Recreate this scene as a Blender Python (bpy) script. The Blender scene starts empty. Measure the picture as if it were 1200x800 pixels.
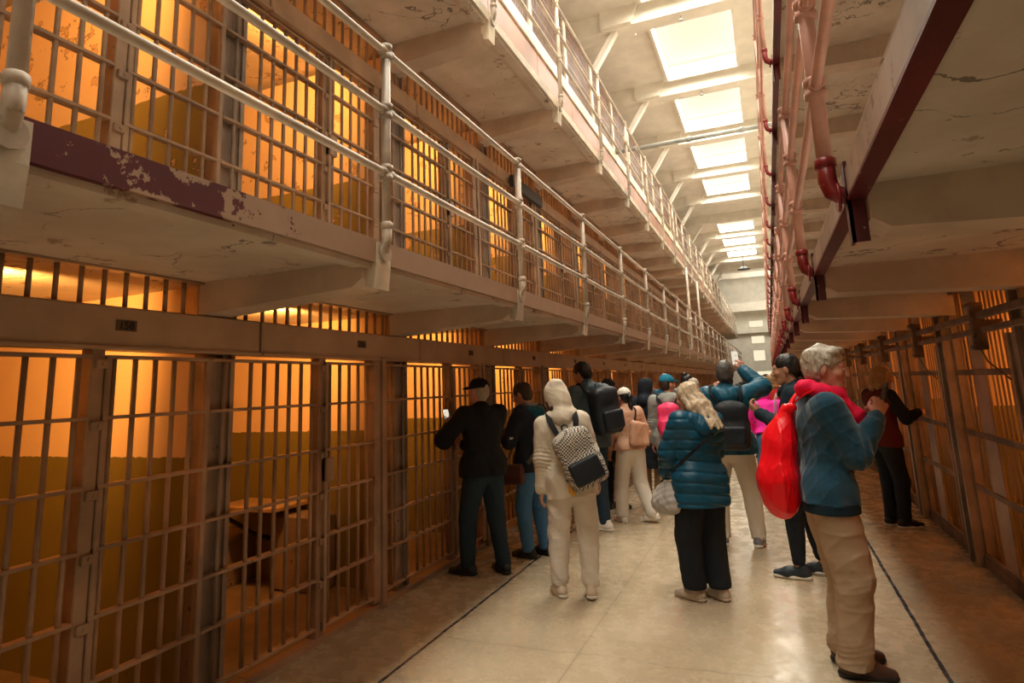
import bpy, math, random
import numpy as np
from mathutils import Vector, Matrix
random.seed(7)
PI = math.pi
SC = bpy.context.scene
COL = SC.collection
RES = 1.0            # voxel size multiplier for the figures

# ------------------------------------------------------------------ objects
def link(o, parent=None):
    COL.objects.link(o)
    if parent is not None:
        o.parent = parent
    return o

def thing(name, label, cat, loc=(0, 0, 0), rotz=0.0, group=None):
    o = bpy.data.objects.new(name, None)
    o.empty_display_size = 0.1
    o.location = loc
    o.rotation_euler = (0, 0, rotz)
    link(o)
    tag(o, label, cat, group)
    return o

def tag(o, label=None, cat=None, group=None, kind=None):
    if label: o['label'] = label
    if cat: o['category'] = cat
    if group: o['group'] = group
    if kind: o['kind'] = kind
    return o

def struct(o, label=None, cat=None):
    return tag(o, label, cat, None, 'structure')

ORD = ['first', 'second', 'third', 'fourth', 'fifth', 'sixth', 'seventh', 'eighth', 'ninth', 'tenth', 'eleventh',
       'twelfth', 'thirteenth', 'fourteenth', 'fifteenth', 'sixteenth', 'seventeenth', 'eighteenth', 'nineteenth',
       'twentieth', 'twenty-first', 'twenty-second', 'twenty-third', 'twenty-fourth', 'twenty-fifth', 'twenty-sixth']

class MB:
    """collects simple shapes into one mesh"""
    def __init__(self):
        self.v = []; self.f = []; self.sm = []; self.mi = []
        self.m = 0
    def _add(self, vs, fs, smooth):
        n = len(self.v)
        self.v += [tuple(v) for v in vs]
        for f in fs:
            self.f.append(tuple(i + n for i in f)); self.sm.append(smooth); self.mi.append(self.m)
        return self
    def box(self, x0, x1, y0, y1, z0, z1, M=None):
        vs = [Vector((x, y, z)) for x in (x0, x1) for y in (y0, y1) for z in (z0, z1)]
        if M is not None: vs = [M @ v for v in vs]
        return self._add(vs, [(0, 1, 3, 2), (4, 6, 7, 5), (0, 4, 5, 1), (2, 3, 7, 6), (0, 2, 6, 4), (1, 5, 7, 3)], False)
    def bbox(self, x0, x1, y0, y1, z0, z1, b=0.006, M=None):
        """box with chamfered edges"""
        b = min(b, abs(x1 - x0) * .45, abs(y1 - y0) * .45, abs(z1 - z0) * .45)
        vs = []; ix = {}
        X = (x0, x1); Y = (y0, y1); Z = (z0, z1); s = (1, -1)
        for i in (0, 1):
            for j in (0, 1):
                for k in (0, 1):
                    for a in range(3):
                        p = [X[i] + s[i] * b, Y[j] + s[j] * b, Z[k] + s[k] * b]
                        p[a] = (X[i], Y[j], Z[k])[a]
                        ix[(i, j, k, a)] = len(vs); vs.append(Vector(p))
        fs = []
        for a in range(3):
            o1, o2 = [q for q in range(3) if q != a]
            for e in (0, 1):
                c = []
                for (u, v) in ((0, 0), (1, 0), (1, 1), (0, 1)):
                    t = [0, 0, 0]; t[a] = e; t[o1] = u; t[o2] = v
                    c.append(ix[(t[0], t[1], t[2], a)])
                flip = (e == 0) ^ (a == 1)
                fs.append(tuple(reversed(c)) if flip else tuple(c))
        for a in range(3):
            o1, o2 = [q for q in range(3) if q != a]
            for u in (0, 1):
                for v in (0, 1):
                    t0 = [0, 0, 0]; t1 = [0, 0, 0]
                    t0[a] = 0; t1[a] = 1; t0[o1] = t1[o1] = u; t0[o2] = t1[o2] = v
                    fs.append((ix[(*t0, o1)], ix[(*t1, o1)], ix[(*t1, o2)], ix[(*t0, o2)]))
        for i in (0, 1):
            for j in (0, 1):
                for k in (0, 1):
                    fs.append((ix[(i, j, k, 0)], ix[(i, j, k, 1)], ix[(i, j, k, 2)]))
        if M is not None: vs = [M @ v for v in vs]
        return self._add(vs, fs, False)
    def prism(self, prof, y0, y1, axis='y'):
        """closed profile of (a, b) points run along an axis"""
        def P(a, b, t):
            return {'y': (a, t, b), 'x': (t, a, b), 'z': (a, b, t)}[axis]
        n = len(prof)
        vs = [P(a, b, y0) for a, b in prof] + [P(a, b, y1) for a, b in prof]
        fs = [(i, (i + 1) % n, n + (i + 1) % n, n + i) for i in range(n)]
        fs += [tuple(reversed(range(n))), tuple(range(n, 2 * n))]
        return self._add(vs, fs, False)
    def cyl(self, a, b, r, n=10, r2=None, cap=True):
        return self.tube([a, b], [r, r if r2 is None else r2], n, cap)
    def tube(self, pts, rad, n=10, cap=True):
        pts = [Vector(p) for p in pts]
        if not isinstance(rad, (list, tuple)): rad = [rad] * len(pts)
        vs = []; fs = []
        d0 = (pts[1] - pts[0]).normalized()
        ref = Vector((0, 0, 1)) if abs(d0.z) < .9 else Vector((1, 0, 0))
        u = d0.cross(ref).normalized()
        for i, p in enumerate(pts):
            if i == 0: d = pts[1] - pts[0]
            elif i == len(pts) - 1: d = pts[-1] - pts[-2]
            else: d = (pts[i + 1] - p).normalized() + (p - pts[i - 1]).normalized()
            d.normalize()
            u = (u - d * u.dot(d)).normalized()
            w = d.cross(u)
            for k in range(n):
                t = 2 * PI * k / n
                vs.append(p + (u * math.cos(t) + w * math.sin(t)) * rad[i])
        for i in range(len(pts) - 1):
            for k in range(n):
                a = i * n + k; b = i * n + (k + 1) % n
                fs.append((a, b, b + n, a + n))
        self._add(vs, fs, True)
        if cap:
            m = len(self.v) - len(vs); q = (len(pts) - 1) * n
            self.f.append(tuple(m + k for k in reversed(range(n)))); self.sm.append(False); self.mi.append(self.m)
            self.f.append(tuple(m + q + k for k in range(n))); self.sm.append(False); self.mi.append(self.m)
        return self
    def lathe(self, o, prof, n=16, axis=(0, 0, 1)):
        """rings of (radius, distance along axis) from o"""
        ax = Vector(axis).normalized(); o = Vector(o)
        return self.tube([o + ax * h for r, h in prof], [max(r, 1e-4) for r, h in prof], n)
    def build(self, name, mats, parent=None):
        me = bpy.data.meshes.new(name)
        me.from_pydata([tuple(v) for v in self.v], [], self.f)
        if not isinstance(mats, (list, tuple)): mats = [mats]
        for m in mats: me.materials.append(m)
        me.polygons.foreach_set('use_smooth', self.sm)
        me.polygons.foreach_set('material_index', self.mi)
        me.update()
        return link(bpy.data.objects.new(name, me), parent)

def copy_tree(o, parent=None):
    c = o.copy(); COL.objects.link(c)
    if parent is not None: c.parent = parent
    for ch in list(o.children): copy_tree(ch, c)
    return c

# ------------------------------------------------------------------ materials
def lin(c):
    return tuple(((x / 12.92) if x <= .04045 else ((x + .055) / 1.055) ** 2.4) for x in c)

class Nodes:
    def __init__(self, name):
        self.m = bpy.data.materials.new(name); self.m.use_nodes = True
        self.t = self.m.node_tree
        self.b = self.t.nodes['Principled BSDF']
        self._co = None
    def n(self, ty, **kw):
        x = self.t.nodes.new(ty)
        for k, v in kw.items(): setattr(x, k, v)
        return x
    def l(self, a, b): self.t.links.new(a, b)
    def co(self, obj=True):
        if self._co is None: self._co = self.n('ShaderNodeTexCoord')
        return self._co.outputs['Object' if obj else 'Generated']
    def pos(self):
        return self.n('ShaderNodeNewGeometry').outputs['Position']
    def noise(self, scale, detail=4, rough=.6, vec=None, stretch=None):
        x = self.n('ShaderNodeTexNoise'); x.inputs['Scale'].default_value = scale
        x.inputs['Detail'].default_value = detail; x.inputs['Roughness'].default_value = rough
        v = vec if vec is not None else self.pos()
        if stretch:
            mp = self.n('ShaderNodeMapping'); mp.inputs['Scale'].default_value = stretch
            self.l(v, mp.inputs['Vector']); v = mp.outputs['Vector']
        self.l(v, x.inputs['Vector'])
        return x.outputs['Fac']
    def ramp(self, fac, lo, hi):
        x = self.n('ShaderNodeMapRange'); x.inputs['From Min'].default_value = lo; x.inputs['From Max'].default_value = hi
        x.interpolation_type = 'SMOOTHSTEP'
        self.l(fac, x.inputs['Value']); return x.outputs['Result']
    def mix(self, fac, a, b):
        x = self.n('ShaderNodeMix', data_type='RGBA')
        if isinstance(fac, (int, float)): x.inputs[0].default_value = fac
        else: self.l(fac, x.inputs[0])
        for s, v in ((x.inputs[6], a), (x.inputs[7], b)):
            if isinstance(v, tuple): s.default_value = (*v[:3], 1)
            else: self.l(v, s)
        return x.outputs[2]
    def math(self, op, a, b=None, c=None):
        x = self.n('ShaderNodeMath', operation=op)
        for i, v in enumerate((a, b, c)):
            if v is None: continue
            if isinstance(v, (int, float)): x.inputs[i].default_value = v
            else: self.l(v, x.inputs[i])
        return x.outputs[0]
    def sep(self, v):
        x = self.n('ShaderNodeSeparateXYZ'); self.l(v, x.inputs[0]); return x.outputs
    def bump(self, h, strength=.3, dist=.01):
        x = self.n('ShaderNodeBump'); x.inputs['Strength'].default_value = strength; x.inputs['Distance'].default_value = dist
        self.l(h, x.inputs['Height']); self.l(x.outputs[0], self.b.inputs['Normal'])
    def done(self, col, rough=.6, metal=0.0, spec=None):
        if isinstance(col, tuple): self.b.inputs['Base Color'].default_value = (*col[:3], 1)
        else: self.l(col, self.b.inputs['Base Color'])
        if isinstance(rough, (int, float)): self.b.inputs['Roughness'].default_value = rough
        else: self.l(rough, self.b.inputs['Roughness'])
        self.b.inputs['Metallic'].default_value = metal
        if spec is not None: self.b.inputs['Specular IOR Level'].default_value = spec
        return self.m

def painted(name, c, chip=None, amount=.62, scale=9, rough=.5, dirt=.25, bump=.15):
    """old paint: uneven tone plus chips that show another colour"""
    N = Nodes(name)
    n1 = N.noise(2.2, 5); n2 = N.noise(scale, 8, .68)
    dark = tuple(x * (1 - dirt * 1.4) for x in c); lite = tuple(min(1, x * (1 + dirt * .5)) for x in c)
    col = N.mix(N.ramp(n1, .35, .68), dark, lite)
    if chip is not None:
        col = N.mix(N.ramp(n2, amount, amount + .025), col, chip)
    N.bump(n2, bump, .01)
    return N.done(col, rough)

def cloth(name, c, scale=320, var=.16, rough=.85, bump=.25, sheen=.0, coarse=6.0, wr=7.0, wrs=.55):
    N = Nodes(name)
    n1 = N.noise(coarse, 4); n2 = N.noise(scale, 2)
    col = N.mix(n1, tuple(x * (1 - var) for x in c), tuple(min(1, x * (1 + var)) for x in c))
    col = N.mix(N.ramp(n2, .3, .7), col, tuple(min(1, x * (1 + var * .6)) for x in c))
    rn = N.n('ShaderNodeTexNoise', noise_type='RIDGED_MULTIFRACTAL'); rn.inputs['Scale'].default_value = wr; rn.inputs['Detail'].default_value = 3
    rn.inputs['Distortion'].default_value = .8; N.l(N.co(), rn.inputs['Vector'])
    hgt = N.math('ADD', N.math('MULTIPLY', rn.outputs['Fac'], wrs), N.math('MULTIPLY', n2, .12))
    N.bump(hgt, .55, .012)
    m = N.done(col, rough, 0, .25)
    if sheen: N.b.inputs['Sheen Weight'].default_value = sheen
    return m

def plain(name, c, rough=.5, metal=0.0, spec=None):
    N = Nodes(name); n1 = N.noise(25, 3)
    return N.done(N.mix(n1, tuple(x * .9 for x in c), tuple(min(1, x * 1.08) for x in c)), rough, metal, spec)
# ================================================================== the place
P = 1.87                     # cell pitch
XL = -2.87                   # plane of the left cell fronts
Y0 = 1.01                    # first header joint
NC = 26                      # cells down the left block
YN = -4.6                    # near end of what is built
YE = Y0 + P * NC - 0.1       # far end of the cell blocks
YW = 51.5                    # end wall
XR = 1.5                     # plane of the right cell fronts
H2, H3 = 2.32, 4.73          # gallery floors

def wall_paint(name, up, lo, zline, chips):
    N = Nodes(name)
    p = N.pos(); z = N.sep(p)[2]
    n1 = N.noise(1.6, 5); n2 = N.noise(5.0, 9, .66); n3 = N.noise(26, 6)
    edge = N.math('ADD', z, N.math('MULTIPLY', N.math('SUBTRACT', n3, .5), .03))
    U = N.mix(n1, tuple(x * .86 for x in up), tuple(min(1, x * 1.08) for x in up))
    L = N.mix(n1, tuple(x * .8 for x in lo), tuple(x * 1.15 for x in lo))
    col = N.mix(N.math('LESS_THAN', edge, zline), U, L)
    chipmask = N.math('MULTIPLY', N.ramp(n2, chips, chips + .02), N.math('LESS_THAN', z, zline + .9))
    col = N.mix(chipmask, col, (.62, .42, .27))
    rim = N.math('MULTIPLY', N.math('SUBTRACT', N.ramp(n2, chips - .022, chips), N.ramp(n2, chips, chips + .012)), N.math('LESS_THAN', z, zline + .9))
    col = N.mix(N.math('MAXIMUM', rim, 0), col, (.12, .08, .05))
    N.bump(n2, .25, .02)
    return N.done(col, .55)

M = {}
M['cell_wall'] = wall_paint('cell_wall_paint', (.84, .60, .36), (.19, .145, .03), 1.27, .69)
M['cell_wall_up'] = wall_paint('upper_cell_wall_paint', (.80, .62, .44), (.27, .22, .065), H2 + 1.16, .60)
M['cell_floor'] = painted('cell_floor_paint', (.27, .18, .10), (.14, .09, .05), .66, 6)
M['cell_top'] = painted('cell_ceiling_paint', (.74, .60, .42))
M['steel'] = painted('bar_paint', (.40, .25, .155), (.16, .085, .05), .66, 14, .42, .25, .1)
M['steel_dark'] = painted('column_paint', (.33, .235, .175), (.07, .04, .03), .64, 8, .5, .3)
M['header'] = painted('header_paint', (.47, .325, .215), (.26, .16, .1), .74, 6, .45, .12)
M['header_up'] = painted('upper_header_paint', (.50, .32, .20), (.27, .15, .09), .75, 6, .5, .15)
M['rust'] = painted('rusty_steel', (.20, .115, .07), (.05, .03, .02), .6, 20, .6, .4)
M['pipe'] = painted('rail_paint', (.66, .56, .45), (.30, .20, .14), .66, 18, .4, .25)
M['pipe_dirty'] = painted('post_paint', (.52, .42, .33), (.25, .17, .12), .62, 22, .45, .3)
M['pink'] = painted('pink_rail_paint', (.62, .33, .26), (.40, .2, .15), .68, 18, .4, .2)
M['red'] = painted('red_paint', (.12, .006, .012), (.38, .25, .2), .64, 13, .45, .3)
M['red_fit'] = painted('red_fitting_paint', (.24, .012, .014), (.1, .02, .02), .66, 20, .35, .2)
M['edge'] = painted('edge_paint', (.40, .27, .20), (.17, .02, .02), .66, 7, .5, .25)
N = Nodes('soffit_paint')
n1 = N.noise(1.7, 6); n2 = N.noise(3.6, 9, .7); n3 = N.noise(1.1, 4)
col = N.mix(N.ramp(n1, .3, .7), (.54, .46, .37), (.70, .63, .54))
n4 = N.noise(11, 8, .72)
col = N.mix(N.ramp(n2, .605, .62), col, (.40, .30, .23))
col = N.mix(N.ramp(n2, .655, .665), col, (.15, .115, .09))
col = N.mix(N.ramp(n4, .665, .675), col, (.12, .09, .07))
vo = N.n('ShaderNodeTexVoronoi', feature='DISTANCE_TO_EDGE'); vo.inputs['Scale'].default_value = 1.0
mp = N.n('ShaderNodeMapping'); mp.inputs['Scale'].default_value = (.7, 1.9, 1)
va = N.n('ShaderNodeVectorMath', operation='ADD'); vn = N.n('ShaderNodeTexNoise'); vn.inputs['Scale'].default_value = 2.6; vn.inputs['Detail'].default_value = 6
N.l(N.pos(), vn.inputs['Vector']); N.l(N.pos(), va.inputs[0]); N.l(vn.outputs['Color'], va.inputs[1])
N.l(va.outputs[0], mp.inputs['Vector']); N.l(mp.outputs[0], vo.inputs['Vector'])
ck = N.math('MULTIPLY', N.math('LESS_THAN', vo.outputs['Distance'], .009), N.ramp(n3, .50, .56))
col = N.mix(N.math('MULTIPLY', ck, .8), col, (.10, .075, .055))
N.bump(n2, .25, .012)
M['slab'] = N.done(col, .7)
M['beam'] = painted('beam_paint', (.62, .50, .39), (.45, .33, .25), .70, 6, .65, .15)
M['bracket'] = painted('bracket_paint', (.72, .63, .50), (.4, .3, .22), .70, 12)
M['ceil'] = painted('ceiling_paint', (.84, .80, .71), None, .8, 5, .8, .06)
M['upwall'] = painted('upper_wall_paint', (.30, .2, .15), (.2, .13, .1), .66, 6)
M['meshy'] = painted('mesh_paint', (.15, .068, .034), (.09, .04, .02), .66, 12)
M['fascia'] = painted('fascia_paint', (.62, .53, .40), (.5, .36, .26), .74, 6)
M['pinkband'] = painted('pink_band_paint', (.25, .095, .05), (.16, .065, .035), .72, 8)
M['plate'] = plain('number_plate_paint', (.13, .08, .045), .5)
M['digit'] = plain('number_paint', (.012, .006, .004), .5)
M['right_web'] = painted('right_edge_paint', (.50, .40, .33), (.25, .16, .13), .6, 9)
M['black'] = plain('black_paint', (.012, .012, .012), .5)
M['conduit'] = painted('conduit_paint', (.38, .40, .38), (.6, .55, .45), .6, 20)

# ---- floor
N = Nodes('polished_concrete')
p = N.pos(); s = N.sep(p)
n1 = N.noise(.9, 6, .6); n2 = N.noise(7, 8, .7); n3 = N.noise(60, 3)
col = N.mix(N.ramp(n1, .3, .7), (.37, .29, .19), (.48, .39, .27))
col = N.mix(N.ramp(n2, .56, .75), col, (.33, .25, .16))
wob = N.math('MULTIPLY', N.math('SUBTRACT', N.noise(3.2, 3), .5), .02)
xw = N.math('ADD', s[0], wob)
def line(x, w): return N.math('LESS_THAN', N.math('ABSOLUTE', N.math('SUBTRACT', xw, x)), w)
yw = N.math('ADD', s[1], N.math('MULTIPLY', N.math('SUBTRACT', N.noise(1.1, 4), .5), .22))
cross = N.math('LESS_THAN', N.math('ABSOLUTE', N.math('SUBTRACT', N.math('MODULO', N.math('ADD', yw, 20.35), 2.3), 1.15)), .0045)
col = N.mix(N.math('MULTIPLY', cross, .55), col, (.12, .085, .06))
col = N.mix(N.math('MULTIPLY', line(-1.22, .004), .6), col, (.12, .085, .06))
tile = N.math('MINIMUM', N.math('LESS_THAN', s[0], -2.2), N.math('LESS_THAN', N.math('MODULO', N.math('ADD', s[1], 20.0), .30), .007))
col = N.mix(N.math('MULTIPLY', tile, .5), col, (.12, .085, .06))
jn = N.math('MAXIMUM', line(-2.165, .011), line(.70, .012))
col = N.mix(jn, col, (.035, .035, .042))
N.bump(n2, .05, .01)
M['floor'] = N.done(col, N.ramp(n2, .1, 1.3), 0, .45)
N.b.inputs['Roughness'].default_value = .4

mb = MB(); mb.box(-5.75, 4.4, YN, YW + .2, -.2, 0)
struct(mb.build('floor', M['floor']))
# raised cell floors behind the fronts
mb = MB(); mb.box(-5.6, XL - .06, YN, YE, .0, .03)
struct(mb.build('floor_cells_left', M['cell_floor']))
mb = MB(); mb.box(XR + .06, 4.2, YN, YE, .0, .03)
struct(mb.build('floor_cells_right', M['cell_floor']))

# ---- left block: back wall, partitions, slabs
ylo = Y0 - 3 * P
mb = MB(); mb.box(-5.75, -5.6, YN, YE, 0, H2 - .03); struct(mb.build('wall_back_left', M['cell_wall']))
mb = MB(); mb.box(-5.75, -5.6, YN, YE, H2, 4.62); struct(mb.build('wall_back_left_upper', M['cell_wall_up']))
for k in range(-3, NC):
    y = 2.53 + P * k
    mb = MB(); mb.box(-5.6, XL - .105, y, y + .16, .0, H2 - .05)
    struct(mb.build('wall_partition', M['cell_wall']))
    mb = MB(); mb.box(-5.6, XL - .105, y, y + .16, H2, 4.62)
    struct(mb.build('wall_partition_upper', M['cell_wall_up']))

def gallery(name, side, xw, xe, zb, zt, zbeam, edge_mat, back):
    """concrete walkway slab with cross beams (one casting) and its steel edge"""
    s = 1 if xe > xw else -1
    mb = MB()
    mb.box(min(back, xe), max(back, xe), YN, YE, zb, zt)
    mb.m = 1
    k = -3
    while 2.46 + P * k < YE - .3:
        y = 2.46 + P * k
        # tapering beam, chamfered tip
        xi = xw - s * .02; xt = xe - s * .05
        prof = [(xi, zb + .01), (xi, zbeam - .02), (xt - s * .06, zbeam + .035), (xt, zbeam + .075), (xt, zb + .01)]
        if s < 0: prof = prof[::-1]
        mb.prism(prof, y, y + .2)
        k += 1
    mb.m = 0
    if side == 'left': mb.prism([(xe - s * .02, zb), (xe - s * .02, zb - .03), (xe - s * .10, zb - .03), (xe - s * .16, zb)], YN, YE)
    o = mb.build(name, [M['slab'], M['beam']])
    struct(o)
    mb = MB()
    mb.box(min(xe - s * .02, xe + s * .008), max(xe - s * .02, xe + s * .008), YN, YE, zb - (.006 if side == 'left' else .03), zt + (.012 if side == 'left' else -.03))
    if side == 'right':
        mb.m = 1; mb.box(xe - .012, xe + .05, YN, YE, zb - .042, zb - .03)
    mb.build('edge_angle', [M['right_web'], edge_mat] if side == 'right' else edge_mat, o)
    mb = MB(); k = -3
    while 2.46 + P * k < YE - .3:
        y = 2.50 + P * k + (.19 if side == 'left' and k == -1 and zb < 3 else 0)
        pr = [(xe - s * .055, zbeam + .04), (xe + s * .0, zbeam + .025), (xe + s * .012, zb - .02), (xe + s * .012, zt), (xe - s * .055, zt)]
        if s < 0: pr = pr[::-1]
        if side == 'right': mb.box(xe - .012, xe + .0, y, y + .07, zbeam, zt); mb.box(xe - .012, xe + .045, y, y + .012, zbeam, zb)
        else: mb.prism(pr, y, y + .12)
        k += 1
    mb.build('post_bracket', edge_mat if side == 'right' else M['bracket'], o)
    return o

# near part of the left edge is painted red, the rest brown
N = Nodes('left_edge_paint'); y = N.sep(N.pos())[1]
n2 = N.noise(7, 8, .68)
redm = N.math('LESS_THAN', N.math('ADD', y, N.math('MULTIPLY', N.math('SUBTRACT', n2, .5), 4.2)), 1.5)
col = N.mix(redm, N.mix(n2, (.30, .19, .125), (.43, .275, .185)), (.085, .004, .009))
N.bump(n2, .2, .01)
M['left_edge'] = N.done(col, .5)
gallery('floor_gallery_left', 'left', XL, -1.745, H2 - .1, H2, 2.06, M['left_edge'], -5.6)
gallery('floor_top_gallery_left', 'left', XL, -1.90, 4.66, H3, 4.46, M['bracket'], -5.6)
# right block
gallery('floor_gallery_right', 'right', XR, .345, 2.25, 2.36, 2.05, M['red'], 4.2)
gallery('floor_top_gallery_right', 'right', XR, .36, 4.66, H3, 4.46, M['red'], 4.2)
# upper storeys: plain wall of the top tier, left and right
mb = MB(); mb.box(-3.75, -3.6, YN, YE, H3, 9.5); struct(mb.build('wall_left_top', M['upwall']))
mb = MB(); mb.box(-5.6, -3.75, YN, YE, 7.1, 7.2); struct(mb.build('ceiling_left_block', M['upwall']))
mb = MB(); mb.box(XR, XR + .15, YN, YE, 2.36, 9.5); struct(mb.build('wall_right_upper', M['ceil']))  # out of view, made pale to bounce skylight onto the ceiling
mb = MB(); mb.box(4.05, 4.2, YN, YE, 0, 2.25); struct(mb.build('wall_back_right', M['cell_wall']))
for k in range(-3, NC):
    y = 2.50 + P * k
    mb = MB(); mb.box(XR + .05, 4.05, y, y + .16, 0, 2.25)
    struct(mb.build('wall_partition_right', M['cell_wall']))

# ---- ceiling with beams and skylights
BY = [8.40 + 3.74 * i for i in range(-3, 12)]
SKX0, SKX1 = -1.70, .08
sky_rows = [i for i in range(-3, 5)] + [6, 7, 8]
mb = MB()
ZC = 9.5
def sky_span(i):
    y = 8.40 + 3.74 * i
    return y + .55, y + 3.50
mb.box(-6, SKX0, YN, YW + .2, ZC, ZC + .25); mb.box(SKX1, 4.4, YN, YW + .2, ZC, ZC + .25)
yy = YN
for i in sky_rows:
    a, b = sky_span(i)
    if a < YN: continue
    mb.box(SKX0, SKX1, yy, a, ZC, ZC + .25); yy = b
mb.box(SKX0, SKX1, yy, YW + .2, ZC, ZC + .25)
for y in BY:
    if y > YW - .5: break
    mb.prism([(-3.6, ZC + .01), (-3.6, 8.95), (-2.5, 9.1), (4.2, 9.1), (4.2, ZC + .01)], y, y + .40)
    # flared haunch beside the opening
    mb.prism([(SKX0 - .9, 9.11), (SKX0 - .25, 9.11), (SKX0 - .1, ZC + .01), (SKX0 - .9, ZC + .01)], y - .10, y + .50)
struct(mb.build('ceiling', M['ceil']))
N = Nodes('frosted_skylight_glass')
p = N.sep(N.pos())
gx = N.math('LESS_THAN', N.math('ABSOLUTE', N.math('SUBTRACT', N.math('MODULO', N.math('ADD', p[0], 10), .26), .13)), .004)
gy = N.math('LESS_THAN', N.math('ABSOLUTE', N.math('SUBTRACT', N.math('MODULO', N.math('ADD', p[1], 10), .20), .10)), .03)
wire = N.math('MULTIPLY', N.math('MULTIPLY', gx, gy), N.ramp(N.noise(3, 2), .4, .6))
N.l(N.mix(wire, (.97, .845, .585), (.72, .56, .36)), N.b.inputs['Emission Color'])
N.b.inputs['Emission Strength'].default_value = 1.0
M['skyglass'] = N.done((.05, .05, .045), .6)
wn = 1
SKY = []
for i in sky_rows:
    a, b = sky_span(i)
    if a < YN: continue
    mb = MB()
    for (x0, x1, y0, y1) in ((SKX0 - .02, SKX0 + .04, a - .02, b + .02), (SKX1 - .04, SKX1 + .02, a - .02, b + .02),
                             (SKX0 + .04, SKX1 - .04, a - .02, a + .04), (SKX0 + .04, SKX1 - .04, b - .04, b + .02)):
        mb.box(x0, x1, y0, y1, ZC - .14, ZC + .34)
    o = mb.build('window_%d' % wn, M['ceil']); struct(o); wn += 1
    MB().box(SKX0 + .04, SKX1 - .04, a + .04, b - .04, ZC + .26, ZC + .28).build('glazing', M['skyglass'], o)
    SKY.append((a, b))

# ---- end wall with three lit windows and side walls of the far hall
WIN = [(-1.03, -.05, 5.45, 5.92), (-.98, -.06, 4.17, 4.72), (-.95, -.13, 2.83, 3.62), (-.8, .5, 1.72, 2.0)]
mb = MB()
xs = [-6, 4.4]
cuts = sorted(set([0] + [z for w in WIN for z in w[2:]] + [9.6]))
for z0, z1 in zip(cuts[:-1], cuts[1:]):
    w = [w for w in WIN if w[2] <= z0 + 1e-6 and w[3] >= z1 - 1e-6]
    if w:
        mb.box(-6, w[0][0], YW, YW + .2, z0, z1); mb.box(w[0][1], 4.4, YW, YW + .2, z0, z1)
    else: mb.box(-6, 4.4, YW, YW + .2, z0, z1)
struct(mb.build('wall_end', M['ceil']))
mb = MB(); mb.box(-6, 4.4, YW - .5, YW, 4.95, 5.3); mb.box(-6, 4.4, YW - 1.2, YW - .9, 6.6, 7.3); struct(mb.build('trim_1', M['ceil']))
for (x0, x1, z0, z1) in WIN:
    mb = MB()
    mb.box(x0 - .06, x1 + .06, YW - .03, YW + .02, z0 - .06, z0); mb.box(x0 - .06, x1 + .06, YW - .03, YW + .02, z1, z1 + .06)
    mb.box(x0 - .06, x0, YW - .03, YW + .02, z0, z1); mb.box(x1, x1 + .06, YW - .03, YW + .02, z0, z1)
    o = mb.build('window_%d' % wn, M['ceil']); struct(o); wn += 1
    MB().box(x0, x1, YW + .1, YW + .12, z0, z1).build('glazing', M['skyglass'], o)
mb = MB(); mb.box(-6.1, -5.75, YE, YW, 0, ZC); struct(mb.build('wall_left_end', M['ceil']))
mb = MB(); mb.box(4.2, 4.4, YE, YW, 0, ZC); struct(mb.build('wall_right_end', M['ceil']))
# the corridor's near end behind the viewer
mb = MB(); mb.box(-6, 4.4, YN - .2, YN, 0, ZC + .25); struct(mb.build('wall_near', M['ceil']))

# ================================================================== cell fronts
def bar_mesh(name, mat, z0, z1, r=.0125, n=8):
    mb = MB(); mb.cyl((0, 0, z0), (0, 0, z1), r, n)
    o = mb.build(name, mat); me = o.data; bpy.data.objects.remove(o); return me

def put(me, name, parent, loc):
    o = bpy.data.objects.new(name, me); link(o, parent); o.location = loc; return o

ZX1 = (.10, .39, .655, .94, 1.21, 1.515, 1.795)          # cross straps of a ground tier front
BARM = bar_mesh('bar', M['steel'], .06, 2.26)
BARD = bar_mesh('bar', M['steel'], .10, 1.80)
def digits(txt, h, parent, loc, mat):
    cu = bpy.data.curves.new('digits', 'FONT'); cu.body = txt; cu.size = h; cu.align_x = 'CENTER'; cu.align_y = 'CENTER'
    cu.extrude = .0015; cu.offset = .0016
    t = bpy.data.objects.new('digits', cu); COL.objects.link(t)
    bpy.context.view_layer.update()
    me = bpy.data.meshes.new_from_object(t.evaluated_get(bpy.context.evaluated_depsgraph_get()))
    bpy.data.objects.remove(t); me.materials.clear(); me.materials.append(mat)
    o = bpy.data.objects.new('digits', me); link(o, parent)
    # text faces +X: its x runs along +Y... seen from the corridor left to right
    o.matrix_local = Matrix.Translation(loc) @ Matrix(((0, 0, 1), (1, 0, 0), (0, 1, 0))).to_4x4()
    return o

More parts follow.
